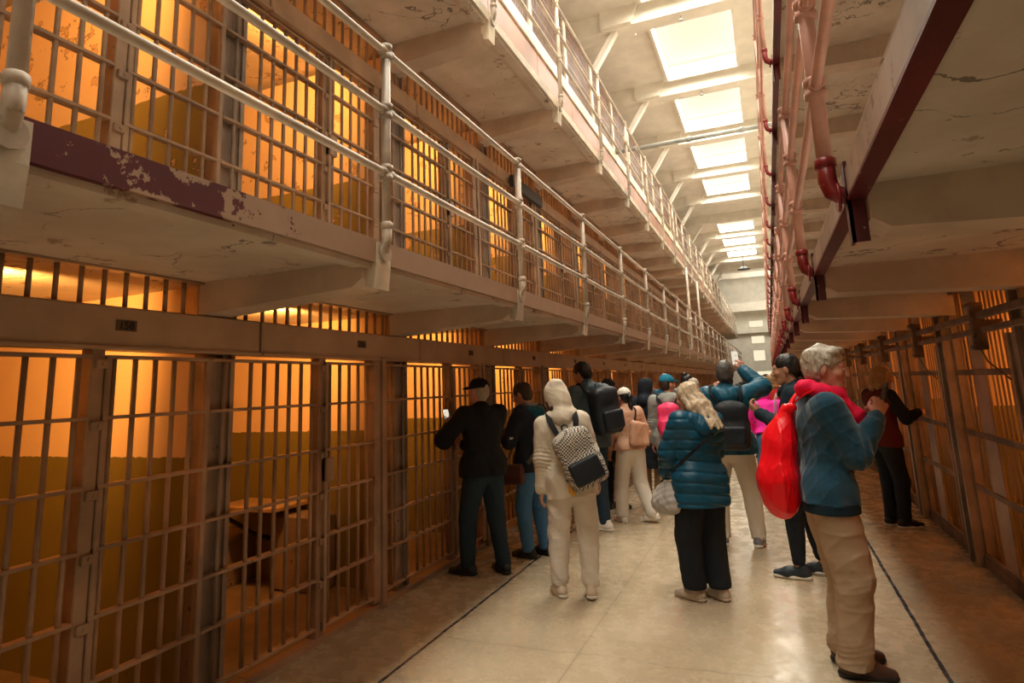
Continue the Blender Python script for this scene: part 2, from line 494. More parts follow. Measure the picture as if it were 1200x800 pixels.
def left_front(tier, k, detail):
    """front of the cell between partition k-1 and partition k; origin at the header joint on the gallery floor"""
    yk = Y0 + P * k
    zf = (0, H2)[tier]
    where = ('ground floor', 'middle gallery')[tier]
    num = 158 - 2 * k
    if tier == 0 and k >= 0 and k <= 2:
        lab = 'barred cell front with small number plate %d on the left ground floor' % num
    elif k < 0: lab = '%s barred cell front on the left %s at the picture edge' % ({-1: 'leftmost', -2: 'outermost'}[k], where)
    elif k > 13: lab = 'barred cell front far down the left %s' % where
    else: lab = '%s barred cell front from the camera on the left %s' % (ORD[k], where)
    t = thing('cell_front', lab, 'cell front', (XL, yk, zf), 0, 'cell fronts of the left %s%s' % (where, '' if k <= 13 else ', far end'))
    dz = 0 if tier == 0 else -.02
    top = (2.22, 2.31)[tier]
    hz0, hz1 = ((1.83, 2.035), (1.81, 1.98))[tier]
    hm = (M['header'], M['header_up'])[tier]
    # --- header box with its lips
    mb = MB()
    mb.bbox(-.085, .035, .008, P - .008, hz0, hz1, .008)
    mb.box(-.07, .05, .012, P - .012, hz0 - .002, hz0 + .012)
    h = mb.build('header_box', hm, t)
    if tier == 0 and k < 8:
        pl = MB().bbox(.034, .039, .955, 1.062, 1.918, 1.972, .003).build('number_plate', M['plate'], t)
        digits(str(num), .052, pl, (.0395, 1.008, 1.943), M['digit'])
    # --- steel column in front of the partition end
    mb = MB()
    for a, b in ((1.522, 1.55), (1.69, 1.72)): mb.box(-.10, -.012, a, b, 0.0, top)
    mb.box(-.05, -.026, 1.55, 1.69, 0.0, top)
    mb.cyl((0, 1.63, .05), (0, 1.63, hz0), .0125, 8)
    mb.build('column', M['steel_dark'], t)
    # --- straps
    zx = [z + dz for z in ZX1]
    mirrored = (k == 0)
    seg_fixed = (.0, .87) if mirrored else (.0, .55)
    seg_door = (.936, 1.53) if mirrored else (.60, 1.27)
    if k > 0 or not mirrored: pass
    bars_f = [.055 + .1095 * i for i in range(8)] if mirrored else [.068 + .1085 * i for i in range(5)]
    bars_d = [.985 + .108 * i for i in range(5)] + [1.51] if mirrored else [.66 + .1085 * i for i in range(5)]
    tail = [1.83] if mirrored else [1.37, 1.45, 1.83]
    mb = MB()
    for z in zx:
        for a_, b_ in (seg_fixed, ((1.53 if mirrored else 1.33), P)):
            mb.bbox(-.03, .022, a_ + .002, b_ - .002, z - .0085, z + .0085, .002)
            if detail: mb.build('cross_strap', M['steel'], t); mb = MB()
    if not detail: mb.build('cross_strap', M['steel'], t)
    MB().box(-.06, .03, .003, P - .003, .0, .035).build('sill_plate', M['steel'], t)
    # top strap above the header
    mb = MB(); mb.bbox(-.05, .03, .003, P - .003, top - .012, top + .028, .003)
    for i in range(17):
        mb.cyl((-.012, .05 + .1085 * i, hz1 - .02), (-.012, .05 + .1085 * i, top), .0125, 6)
    mb.build('transom_grille', M['steel'], t)
    # --- fixed post with bolted lugs
    py = .872 if mirrored else .56
    mb = MB()
    mb.bbox(-.065, .012, py, py + (.062 if mirrored else .07), .02, hz0 + .01, .004)
    for z in zx[1:]:
        mb.bbox(.0, .03, py + .012, py + .07, z - .055, z - .012, .004)
        mb.cyl((.028, py + .044, z - .034), (.036, py + .044, z - .034), .009, 8)
    mb.build('jamb_post', M['steel'], t)
    if not mirrored:
        mb = MB()
        mb.bbox(-.03, .062, 1.245, 1.30, .0, hz0 + .02, .005)
        mb.bbox(-.05, .045, 1.155, 1.24, .06, hz0, .004)
        for z in zx[1:]:
            mb.bbox(.03, .06, 1.145, 1.20, z - .05, z + .02, .004)
            mb.cyl((.058, 1.17, z - .02), (.066, 1.17, z - .02), .009, 8)
        mb.build('jamb_channel', M['steel'], t)
    # --- sliding door
    x = 0.02 if not mirrored else 0.0
    mb = MB()
    d0, d1 = seg_door
    for z in zx: mb.bbox(x - .02, x + .022, d0, d1, z - .0085, z + .0085, .002)
    mb.bbox(x - .025, x + .02, d0, d0 + .03, .07, 1.80 + dz, .004); mb.bbox(x - .025, x + .02, d1 - .03, d1, .07, 1.80 + dz, .004)
    door = mb.build('sliding_door', M['steel'], t)
    if not mirrored:
        MB().bbox(x - .02, x + .035, .60, .68, 1.0, 1.16, .006).build('lock_plate', M['steel'], door)
    if detail:
        for y in bars_f: put(BARD, 'bar', t, (0, y, dz))
        for y in bars_d: put(BARD, 'bar', door, (x, y, dz))
        for y in tail: put(BARD, 'bar', t, (0, y, dz))
    else:
        mb = MB()
        for y in bars_f + tail: mb.cyl((0, y, .10), (0, y, 1.80), .0125, 6)
        tag(mb.build('bar_grille', M['steel'], t), kind=None)
        mb = MB()
        for y in bars_d: mb.cyl((x, y, .10), (x, y, 1.80), .0125, 6)
        mb.build('bar_grille', M['steel'], door)
    return t

for k in range(-1, NC): left_front(0, k, k < 6)
for k in range(-1, NC): left_front(1, k, k < 4)

# top tier, left: pink posts, cream fascia, mesh above it, white columns with braces
for k in range(0, NC):
    yk = Y0 + P * k
    lab = ('%s shadowed cell front from the camera on the left top gallery' % ORD[k]) if 1 <= k <= 12 else 'shadowed cell front at the %s of the left top gallery' % ('near end' if k < 1 else 'far end')
    t = thing('cell_front', lab, 'cell front', (XL, yk, H3), 0, 'cell fronts of the left top gallery' + ('' if k <= 12 else ', far end'))
    mb = MB(); mb.bbox(-.08, .03, .005, P - .005, 2.04, 2.27, .008); mb.build('fascia_board', M['fascia'], t)
    mb = MB(); mb.bbox(-.08, .0, .005, P - .005, 1.55, 2.04, .006); mb.build('pink_band', M['pinkband'], t)
    mb = MB()
    for i in range(16): mb.cyl((0, .06 + .1085 * i, 0.0), (0, .06 + .1085 * i, 1.57), .013, 6)
    for z in (.3, .9, 1.4): mb.box(-.02, .02, 0, P, z - .01, z + .01)
    mb.build('bar_grille', M['pinkband'], t)
    mb = MB()
    for i in range(34): mb.box(-.03, -.018, .02 + .055 * i, .045 + .055 * i, 2.27, 3.58)
    for i in range(5): mb.box(-.034, -.014, 0, P, 2.5 + .25 * i, 2.53 + .25 * i)
    mb.box(-.05, .02, 0, P, 3.56, 3.64)
    mb.build('mesh_panel', M['meshy'], t)
    mb = MB(); mb.bbox(-.1, .02, 1.52, 1.66, 2.28, 3.6, .006); mb.bbox(-.1, -.01, 1.52, 1.66, 0.0, 1.55, .006)
    mb.build('column', M['fascia'], t)
for i, y in enumerate(BY):
    if y < 4 or y > YE: continue
    mb = MB(); mb.prism([(XL - .1, 8.30), (XL + .04, 8.30), (-2.28, 9.12), (-2.42, 9.12)], y + .12, y + .28)
    o = mb.build('trim_%d' % (i + 10), M['ceil']); struct(o)

# ---- right fronts
def right_front(k, detail):
    yk = 4.42 + P * (k - 1) - .02     # column position
    if 0 <= k <= 8: lab = '%s barred cell front on the right, counted from the picture edge' % ORD[k]
    elif k < 0: lab = 'barred cell front on the right just outside the picture edge'
    else: lab = 'barred cell front far down the right side'
    t = thing('cell_front', lab, 'cell front', (XR, yk, 0), 0, 'cell fronts on the right' + ('' if k <= 8 else ', far end'))
    mb = MB()
    mb.box(-.03, .05, .0, .27, 0, 2.24); mb.box(-.10, -.03, .02, .06, 0, 2.24); mb.box(-.10, -.03, .20, .25, 0, 2.24)
    mb.build('column', M['steel_dark'], t)
    mb = MB()
    for z in (.10, .64, 1.07, 1.55):
        mb.bbox(-.045, -.02, .53, 1.86, z - .022, z + .022, .003)
        if detail: mb.build('cross_strap', M['rust'], t); mb = MB()
    if not detail: mb.build('cross_strap', M['rust'], t)
    MB().box(-.05, .05, .003, P - .003, 0, .09).build('sill_plate', M['rust'], t)
    MB().bbox(-.03, .03, .003, P - .003, 2.2, 2.25, .004).build('head_plate', M['rust'], t)
    # flat plate, door panel
    mb = MB(); mb.bbox(-.035, -.015, 1.14, 1.42, .09, 2.22, .004); mb.build('flat_post', M['steel'], t)
    mb = MB(); mb.bbox(-.04, .02, .27, .50, .05, 1.80, .006); mb.bbox(-.06, .02, .485, .52, .05, 1.80, .004)
    mb.box(-.05, -.038, .28, .50, 1.15, 1.18); mb.box(-.05, -.038, .28, .50, .50, .53)
    mb.build('mesh_door', M['steel_dark'], t)
    ys = [.56 + .09 * i for i in range(7)] + [1.47 + .09 * i for i in range(4)]
    me = bar_mesh('bar', M['steel'], .06, 2.22, .0075, 8) if detail else None
    if detail:
        for y in ys: put(me, 'bar', t, (0, y, 0))
    else:
        mb = MB()
        for y in ys: mb.cyl((0, y, .06), (0, y, 2.22), .0075, 6)
        mb.build('bar_grille', M['steel'], t)
    # locking rods with their lever bracket
    mb = MB()
    mb.bbox(-.17, -.135, .0, P, 1.905, 1.955, .006); mb.bbox(-.165, -.14, .0, P, 1.81, 1.85, .006)
    mb.build('locking_rod', M['rust'], t)
    mb = MB()
    mb.bbox(-.20, -.12, .62, .68, 1.70, 2.02, .008); mb.bbox(-.13, -.02, .63, .67, 1.86, 1.90, .004)
    mb.cyl((-.19, .58, 2.0), (-.19, .74, 2.0), .022, 10); mb.cyl((-.19, .60, 1.72), (-.19, .70, 1.72), .02, 10)
    lv = mb.build('lever_bracket', M['rust'], t)
    MB().tube([(-.17, .65, 1.72), (-.15, .60, 1.62), (-.10, .40, 1.5)], .006, 6).build('pull_rod', M['rust'], lv)
    return t
for k in range(0, 25): right_front(k, k < 4)

# ================================================================== railings and pipes
def railing(name, label, x, zf, zs, x_edge, mpost, mrail, mfit, k0, k1, rp=.024, rr=.02, shift1=0.):
    t = thing(name, label, 'railing', (x, 0, zf), 0, None)
    s = 1 if x_edge > x else -1
    top = max(zs)
    mb = MB()
    mb.cyl((0, 0, .0), (0, 0, top - zf), rp, 10)
    for z in zs: mb.lathe((0, 0, z - zf - .045), [(rp, 0), (rp * 1.45, .006), (rp * 1.45, .03), (rp * 1.2, .034), (rp * 1.2, .056), (rp * 1.45, .06), (rp * 1.45, .084), (rp, .09)], 10)
    for z in zs:
        mb.lathe((0, -.05, z - zf), [(rr, 0), (rr * 1.28, .004), (rr * 1.28, .096), (rr, .10)], 10, (0, 1, 0))
    o = mb.build('post', mpost); pm = o.data; bpy.data.objects.remove(o)
    mb = MB()
    mb.tube([(0, 0, .10), (0, 0, .02), (s * .012, 0, -.025), (s * .04, 0, -.045), (s * .08, 0, -.05)], [rp * 1.12] * 5, 12)
    mb.lathe((0, 0, .07), [(rp * 1.0, 0), (rp * 1.3, .004), (rp * 1.3, .034), (rp, .04)], 12)
    mb.lathe((s * (abs(x_edge - x) - .030), 0, -.05), [(rp * 1.9, 0), (rp * 1.9, .012)], 12, (s, 0, 0))
    o = mb.build('elbow', mfit); em = o.data; bpy.data.objects.remove(o)
    for k in range(k0, k1):
        p_ = put(pm, 'post', t, (0, 2.56 + P * k + (shift1 if k == -1 else 0), 0))
        put(em, 'elbow', p_, (0, 0, 0))
    for z in zs:
        mb = MB(); ys = 2.56 + P * (k0 - .5)
        rng = random.Random(int(z * 100))
        pts = []
        for k in range(k0, k1):
            y = 2.56 + P * k
            pts.append((0, y, z - zf))
            pts.append((rng.uniform(-.004, .004), y + P / 2, z - zf + rng.uniform(-.008, .002)))
        mb.tube(pts, rr, 10)
        mb.build('rail', mrail, t)
    return t
railing('gallery_railing', 'cream pipe railing with three rails along the left middle gallery', -1.715, H2, (2.69, 3.03, 3.365), -1.745, M['pipe_dirty'], M['pipe'], M['pipe_dirty'], -2, 25, shift1=.19)
railing('gallery_railing', 'cream pipe railing along the left top gallery under the ceiling', -1.87, H3, (5.28, 5.63, 5.98), -1.9, M['pipe'], M['pipe'], M['pipe_dirty'], -1, 25)
railing('gallery_railing', 'pink pipe railing with dark red elbows on the lower right gallery',   .283, H2 - .03, (2.69, 3.03, 3.365), .335, M['pink'], M['pink'], M['red_fit'], -1, 25, .030, .021)
railing('gallery_railing', 'pink pipe railing on the right top gallery, nearest to the skylights', .29, H3, (5.2, 5.6, 6.0), .35, M['pink'], M['pink'], M['red_fit'], 1, 25)

# conduit crossing under the ceiling, pendant lamp, standpipes
mb = MB(); mb.cyl((-2.87, 13.9, 7.0), (1.495, 13.9, 7.0), .05, 10)
for x in (-2.4, -1.2, -.05): mb.lathe((x, 13.9, 7.0), [(.05, 0), (.066, .005), (.066, .09), (.05, .095)], 10, (1, 0, 0))
tag(mb.build('conduit_pipe', M['conduit']), 'grey flaking pipe crossing the hall below the skylights', 'pipe')
t = thing('pendant_lamp', 'small dark conical pendant lamp hanging under the ceiling beyond the skylights', 'lamp', (-.75, 38.5, 7.9))
MB().lathe((0, 0, 0), [(.38, 0), (.36, .03), (.16, .16), (.06, .22), (.05, .34)], 16).build('lamp_shade', M['black'], t)
MB().cyl((0, 0, .3), (0, 0, 1.6), .02, 6).build('stem', M['black'], t)
for i, (x, y, z) in enumerate(((-.95, 12.3, 9.02), (-.88, 16.05, 9.02))):
    mb = MB(); mb.cyl((x, y, z), (x, y, z + .14), .012, 6); mb.lathe((x, y, z - .05), [(.01, 0), (.05, .02), (.05, .05), (.015, .07)], 10)
    tag(mb.build('sprinkler_head', M['conduit']), 'small metal sprinkler on the %s ceiling beam in view' % ('nearest' if i == 0 else 'second'), 'sprinkler')
for i, (y) in enumerate((17.6, 20.4)):
    mb = MB(); mb.cyl((-1.86, y, H2 + .0), (-1.86, y, 4.7), .035, 8); mb.lathe((-1.86, y, 3.2), [(.035, 0), (.055, .01), (.055, .06), (.035, .07)], 8)
    mb.lathe((-1.86, y, H2), [(.09, 0), (.09, .012), (.04, .02)], 8)
    tag(mb.build('standpipe', M['pipe']), '%s thin vertical pipe between the left middle and top galleries' % ('nearer' if i == 0 else 'farther'), 'pipe')

tag(MB().bbox(XL + .062, XL + .12, 6.95, 8.05, 4.09, 4.25, .01).build('cable_box', plain('slate_box_paint', (.035, .035, .04), .5)), 'dark slate box fixed to the header of the left middle gallery', 'box')
# ---- furniture of the second cell and bundle in the third
t = thing('fold_down_table', 'small wooden fold-down table on a dark brace in the cell behind plate 156', 'table', (-4.05, 4.395, 0))
wood = painted('worn_wood', (.42, .26, .13), (.2, .1, .05), .68, 9)
MB().bbox(-.36, .30, -.40, .0, .665, .70, .006).build('tabletop', wood, t)
MB().tube([(-.30, -.42, .66), (-.1, -.18, .44), (.02, -.02, .36)], .018, 8).build('brace', M['black'], t)
t = thing('wall_bench', 'low wooden shelf seat with dark front below the fold-down table', 'bench', (-4.62, 4.395, 0))
MB().bbox(-.36, .3, -.36, .0, .40, .435, .006).build('seat', wood, t)
MB().bbox(-.34, .28, -.30, .0, .03, .40, .006).build('support_panel', M['steel_dark'], t)
mb = MB(); mb.bbox(-3.95, -3.45, 4.16, 4.395, .03, .62, .02); 
tag(mb.build('toilet_box', M['steel_dark']), 'plain dark box against the cell partition right of the fold-down table', 'box')
for k in (0, 1, 3, 4, 5, 6):
    pass
# ================================================================== figures: implicit surfaces meshed on a sparse grid
A3 = lambda v: np.array(v, float)
def rotm(ax, t):
    return np.array(Matrix.Rotation(t, 3, ax))
def unit(v):
    v = A3(v); return v / max(np.linalg.norm(v), 1e-9)
def frame(d, n):
    """columns: side, direction, normal"""
    d = unit(d); n = A3(n); n = unit(n - d * n.dot(d)); s = np.cross(d, n)
    return np.stack([s, d, n], 1)

class Sdf:
    def __init__(s, k=.02):
        s.k = k; s.p = []; s.disp = None; s.planes = []
        s.lo = A3((9, 9, 9)); s.hi = -s.lo
    def _bb(s, lo, hi, op):
        if op == 'u':
            s.lo = np.minimum(s.lo, lo); s.hi = np.maximum(s.hi, hi)
    def rc(s, a, b, ra, rb=None, k=None, flat=None, op='u'):
        a = A3(a); b = A3(b); rb = ra if rb is None else rb
        m = max(ra, rb); lo = np.minimum(a, b) - m; hi = np.maximum(a, b) + m
        s.p.append(('rc', a, b, ra, rb, flat, s.k if k is None else k, op, lo, hi)); s._bb(lo, hi, op); return s
    def chain(s, pts, rad, k=None, flat=None, op='u'):
        for i in range(len(pts) - 1): s.rc(pts[i], pts[i + 1], rad[i], rad[i + 1], k, flat, op)
        return s
    def el(s, c, r, R=None, k=None, op='u'):
        c = A3(c); r = A3(r); R = np.eye(3) if R is None else A3(R)
        e = np.sqrt(((R * r) ** 2).sum(1)); lo = c - e; hi = c + e
        s.p.append(('el', c, r, R, None, None, s.k if k is None else k, op, lo, hi)); s._bb(lo, hi, op); return s
    def box(s, c, hf, R=None, rad=.01, k=None, op='u'):
        c = A3(c); hf = A3(hf); R = np.eye(3) if R is None else A3(R)
        e = (np.abs(R) * hf).sum(1); lo = c - e; hi = c + e
        s.p.append(('box', c, hf, R, rad, None, s.k if k is None else k, op, lo, hi)); s._bb(lo, hi, op); return s
    def plane(s, o, n):
        s.planes.append((A3(o), unit(n))); return s
    def ev(s, P):
        d = np.full(len(P), .25)
        for (ty, a, b, c, e, flat, k, op, lo, hi) in s.p:
            m = np.all((P > lo - k - .05) & (P < hi + k + .05), axis=1)
            ix = np.nonzero(m)[0]
            if not len(ix): continue
            q = P[ix]
            if ty == 'rc':
                pa = q - a; ba = b - a; f = 1.0
                if flat is not None:
                    n, sc = flat; n = A3(n)
                    pa = pa + np.outer(pa @ n, n) * (1 / sc - 1); ba = ba + n * (ba @ n) * (1 / sc - 1); f = min(1, sc)
                l2 = ba @ ba
                t = np.clip((pa @ ba) / l2, 0, 1) if l2 > 1e-12 else np.zeros(len(q))
                v = (np.linalg.norm(pa - t[:, None] * ba, axis=1) - (c + t * (e - c))) * f
            elif ty == 'el':
                w = (q - a) @ c
                k0 = np.linalg.norm(w / b, axis=1); k1 = np.linalg.norm(w / (b * b), axis=1)
                v = k0 * (k0 - 1) / np.maximum(k1, 1e-9)
            else:
                w = np.abs((q - a) @ c) - (b - e)
                v = np.linalg.norm(np.maximum(w, 0), axis=1) + np.minimum(w.max(1), 0) - e
            o = d[ix]
            if op == 'u':
                h = np.clip(.5 + .5 * (v - o) / k, 0, 1); d[ix] = v + (o - v) * h - k * h * (1 - h)
            elif op == 's':
                h = np.clip(.5 - .5 * (v + o) / k, 0, 1); d[ix] = o + (-v - o) * h + k * h * (1 - h)
        if s.disp is not None:
            near = np.abs(d) < .08
            d[near] += s.disp(P[near])
        for o, n in s.planes:
            d = np.maximum(d, (P - o) @ n)
        return d

def folds(amp, freq, seed, axis=(1, 1, .45)):
    rng = np.random.RandomState(seed)
    K = rng.normal(size=(5, 3)); K /= np.linalg.norm(K, axis=1)[:, None]
    K = K * A3(axis) * freq; Q = rng.normal(size=(5, 3)) * freq * .5; ph = rng.rand(5) * 6.3
    def f(P):
        o = 0
        for i in range(5):
            w = np.sin(P @ K[i] * (1 + .35 * i) + ph[i] + 1.4 * np.sin(P @ Q[i] + 2 * ph[i]))
            o = o + (.45 * w if i < 2 else -.6 * (1 - np.abs(w)) ** 2.0 + .18) / (1 + .2 * i)
        return amp * o * .8
    return f

def nets(f, lo, hi, h):
    lo = A3(lo) - 3 * h; hi = A3(hi) + 3 * h
    r = 4; H = r * h
    nc = np.ceil((hi - lo) / H).astype(int)
    g = np.stack(np.meshgrid(*[np.arange(n) for n in nc], indexing='ij'), -1).reshape(-1, 3)
    v = f(lo + (g + .5) * H)
    g = g[np.abs(v) < H * 1.5]
    off = np.stack(np.meshgrid(*[np.arange(r)] * 3, indexing='ij'), -1).reshape(-1, 3)
    c = (g[:, None, :] * r + off[None]).reshape(-1, 3)
    n = nc * r + 2
    key = lambda q: (q[..., 0].astype(np.int64) * n[1] + q[..., 1]) * n[2] + q[..., 2]
    co = np.array([(i, j, k) for i in (0, 1) for j in (0, 1) for k in (0, 1)])
    ck = key(c[None] + co[:, None])
    U, inv = np.unique(ck.ravel(), return_inverse=True)
    pos = np.stack([U // (n[1] * n[2]), (U // n[2]) % n[1], U % n[2]], -1)
    val = f(lo + pos * h)
    V = val[inv].reshape(8, -1)
    m = (V < 0).any(0) & (V >= 0).any(0)
    c = c[m]; V = V[:, m]
    kk = key(c); o = np.argsort(kk); c = c[o]; V = V[:, o]; kk = kk[o]
    acc = np.zeros((len(c), 3)); cnt = np.zeros(len(c))
    for i in range(8):
        for a, bit in ((0, 4), (1, 2), (2, 1)):
            if i & bit: continue
            j = i | bit
            s = (V[i] < 0) != (V[j] < 0)
            t = V[i][s] / (V[i][s] - V[j][s])
            acc[s] += co[i] + t[:, None] * (co[j] - co[i]); cnt[s] += 1
    vert = lo + (c + acc / cnt[:, None]) * h
    quads = []
    for a, bit in ((0, 4), (1, 2), (2, 1)):
        b_, c_ = (a + 1) % 3, (a + 2) % 3
        s = (V[0] < 0) != (V[bit] < 0)
        base = c[s]; eb = np.eye(3, dtype=int)[b_]; ec = np.eye(3, dtype=int)[c_]
        idx = []; ok = np.ones(len(base), bool)
        for q in (base, base - eb, base - eb - ec, base - ec):
            k = key(q); p = np.clip(np.searchsorted(kk, k), 0, len(kk) - 1)
            ok &= kk[p] == k; idx.append(p)
        Q = np.stack(idx, 1); neg = V[0][s] < 0
        Q[~neg] = Q[~neg][:, ::-1]
        quads.append(Q[ok])
    return vert, np.concatenate(quads)

def mesh_np(name, vert, quads, mats, parent=None):
    me = bpy.data.meshes.new(name)
    nv, nq = len(vert), len(quads)
    me.vertices.add(nv); me.vertices.foreach_set('co', vert.astype(np.float32).ravel())
    me.loops.add(nq * 4); me.loops.foreach_set('vertex_index', quads.astype(np.int32).ravel())
    me.polygons.add(nq); me.polygons.foreach_set('loop_start', np.arange(0, nq * 4, 4, dtype=np.int32))
    me.polygons.foreach_set('use_smooth', np.ones(nq, bool))
    if not isinstance(mats, (list, tuple)): mats = [mats]
    for m in mats: me.materials.append(m)
    me.update(calc_edges=True); me.validate()
    return link(bpy.data.objects.new(name, me), parent)

def grow(name, sdf, h, mats, parent=None):
    v, q = nets(sdf.ev, sdf.lo - .03, sdf.hi + .03, h * RES)
    return mesh_np(name, v, q, mats, parent)

def skin(name, c):
    N = Nodes(name)
    n1 = N.noise(14, 4); n2 = N.noise(90, 3)
    col = N.mix(n1, tuple(x * .82 for x in c), (min(1, c[0] * 1.08), c[1] * .98, c[2] * .92))
    N.bump(n2, .08, .002)
    m = N.done(col, .5, 0, .35)
    N.b.inputs['Subsurface Weight'].default_value = .12
    N.b.inputs['Subsurface Radius'].default_value = (.012, .005, .003)
    return m

def hairmat(name, c, streak=.35):
    N = Nodes(name)
    n1 = N.noise(150, 3, .6, stretch=(1, 1, .16)); n2 = N.noise(18, 3)
    col = N.mix(N.ramp(n1, .3, .7), tuple(x * (1 - streak) for x in c), tuple(min(1, x * (1 + streak)) for x in c))
    col = N.mix(N.math('MULTIPLY', n2, .4), col, tuple(x * .6 for x in c))
    N.bump(n1, .5, .004)
    return N.done(col, .45, 0, .4)

class Fig:
    """person standing at loc, turned by face (0 = down the corridor, positive = towards the left cells)"""
    def __init__(s, H, loc, face, label, skinm, h=.007, lean=0., side=0., twist=0., head=(0, 0, 0), sh=.175, hw=.088, bulk=1.0,
                 hip=(0, 0, 0), feet=None, L=None, R=None, hands=True, neckf=0., group=None, headdy=0.):
        s.S = S = H / 1.75; s.h = h; s.bulk = bulk; s.hw = hw; s.sh = sh
        s.loc = loc; s.face = face
        s.c = A3((hip[0], hip[1], .93 + hip[2]))
        s.Rt = rotm('Z', twist) @ rotm('Y', side) @ rotm('X', -lean)
        s.T = lambda p: (s.Rt @ (A3(p) - (0, 0, .93)) + s.c) * S
        s.feet = feet or [(-.10, .02, .12, 0), (.10, -.02, -.12, 0)]
        s.J = J = {}
        J['pel'] = s.c * S
        for i, n in enumerate('LR'):
            sg = -1 if n == 'L' else 1
            hipj = (s.c + (sg * hw, 0, -.03)) * S
            f = s.feet[i]; ank = A3((f[0], f[1] - .0, .085 + f[3])) * S
            J['hip' + n] = hipj; J['ank' + n] = ank
            J['kne' + n] = s.ik(hipj, ank, .414 * S, .408 * S, A3((sg * .25 + -math.sin(f[2]) * .5, 1, 0)), True)
            shj = s.T((sg * sh, -.01, 1.415)); J['sho' + n] = shj
            a = (L if n == 'L' else R) or {}
            w = A3(a.get('w', (sg * (sh + .075), .03, .80)))
            w = s.T(w) if a.get('torso', True) else w * S
            e = A3(a.get('e', (sg * .35, -1, -.1)))
            J['elb' + n] = s.ik(shj, w, .285 * S, .255 * S, e)
            d = unit(w - J['elb' + n]); L1 = J['elb' + n] + d * .255 * S
            J['wri' + n] = L1
            hd = unit(a['hd']) if 'hd' in a else d
            pn = A3(a.get('pn', (-sg, .1, 0)))
            s.__dict__['hf' + n] = (hd, pn, a.get('pose', 'relax'))
        J['neck'] = s.T((0, -.015, 1.46))
        hy, hp, hr = head
        s.Rh = s.Rt @ rotm('Z', hy) @ rotm('X', -hp) @ rotm('Y', hr)
        s.hc = s.T((0, .02 + headdy, 1.485)) + s.Rh @ A3((0, .012, .135)) * S
        s.J['hc'] = s.hc
        s.root = None; s.label = label; s.skinm = skinm; s.hands = hands; s.group = group
    def ik(s, a, b, l1, l2, hint, stretch=False):
        d = b - a; L = np.linalg.norm(d); u = d / max(L, 1e-6)
        if stretch and L > (l1 + l2) * .995: g = L / ((l1 + l2) * .995); l1 *= g; l2 *= g
        L = min(L, (l1 + l2) * .998)
        x = (l1 * l1 - l2 * l2 + L * L) / (2 * L); y = math.sqrt(max(l1 * l1 - x * x, 0))
        n = A3(hint); n = n - u * (n @ u); n = unit(n)
        return a + u * x + n * y
    def hp(s, p):                       # head space -> local
        return s.hc + s.Rh @ A3(p) * s.S
    # ---------------------------------------------------------------- the body
    def torso(s, D, t=0., k=None, hips=True, chest=1.0):
        S, b = s.S, s.bulk; fy = s.Rt @ A3((0, 1, 0))
        if hips:
            D.rc(s.T((-.05, -.01, .93)), s.T((.05, -.01, .93)), (.118 * b) * S + t, flat=(fy, .86), k=k)
        D.rc(s.T((0, 0, .95)), s.T((0, .01, 1.10)), .138 * b * S + t, .128 * b * S + t, flat=(fy, .80), k=k)
        D.rc(s.T((0, .01, 1.10)), s.T((0, .0, 1.30)), .128 * b * S + t, .158 * b * chest * S + t, flat=(fy, .74), k=k)
        D.rc(s.T((-s.sh * .78, -.012, 1.385)), s.T((s.sh * .78, -.012, 1.385)), .072 * S + t, flat=None, k=k)
        D.rc(s.T((0, -.02, 1.40)), s.T((0, -.012, 1.45)), .082 * S + t * .7, .06 * S + t * .7, k=k)
        return D
    def arm(s, D, n, t=0., k=None, upto=1.0, loose=1.0):
        J, S, b = s.J, s.S, .5 + .5 * s.bulk
        e = J['elb' + n]; w = J['wri' + n]; w2 = e + (w - e) * upto
        D.rc(J['sho' + n], e, .056 * S * b + t, .043 * S * b + t * loose, k=k)
        D.rc(e, w2, .042 * S * b + t * loose, (.042 + (.028 - .042) * upto) * S + t, k=k)
        return D
    def leg(s, D, n, t=0., k=None, upto=1.0, t2=None):
        J, S, b = s.J, s.S, .5 + .5 * s.bulk; t2 = t if t2 is None else t2
        h, kn, a = J['hip' + n], J['kne' + n], J['ank' + n]; a2 = kn + (a - kn) * upto
        D.rc(h, kn, .088 * S * b + t, .056 * S * b + (t + t2) / 2, k=k)
        D.rc(kn, a2, .055 * S * b + (t + t2) / 2, .038 * S + t2, k=k)
        if t == 0: D.el(kn + (a - kn) * .3 + A3((0, -.022, 0)) * S, A3((.046, .048, .10)) * S, k=.03)
        return D
    def hand(s, D, n):
        S = s.S; hd, pn, pose = s.__dict__['hf' + n]; w = s.J['wri' + n]
        F = frame(hd, pn); sg = -1 if n == 'L' else 1
        side = F[:, 0]
        # thumb side so that the thumb is on the body's inner/forward side for either hand
        th = side * (1 if n == 'R' else -1)
        nrm = F[:, 2]; d = F[:, 1]
        P = lambda a, b_, c: w + (th * a + d * b_ + nrm * c) * S
        cr = {'relax': (.25, .35, .3), 'phone': (.75, .9, .5), 'grip': (1.1, 1.3, .8), 'point': (.15, .2, .1), 'pinch': (.7, .8, .5)}[pose]
        D.rc(w - d * .02 * S, P(0, .03, 0), .027 * S, .027 * S, k=.012, flat=(nrm, .72))
        for i, (x, ln) in enumerate(((.031, .072), (.0105, .080), (-.0105, .074), (-.030, .058))):
            kn = P(x, .088 - abs(x - .01) * .22, -.004)
            D.rc(P(x * .55, .02, 0), kn, .0145 * S, .0115 * S, k=.008)
            q = kn; an = 0.
            for j, (fr, rr) in enumerate(((.45, .0092), (.31, .0085), (.24, .0075))):
                an += cr[j] * (1 + .08 * i)
                v = d * math.cos(an) + nrm * math.sin(an) + th * x * .9
                q2 = q + unit(v) * ln * fr * S
                D.rc(q, q2, (.0100, .0092, .0084)[j] * S, rr * S, k=.004); q = q2
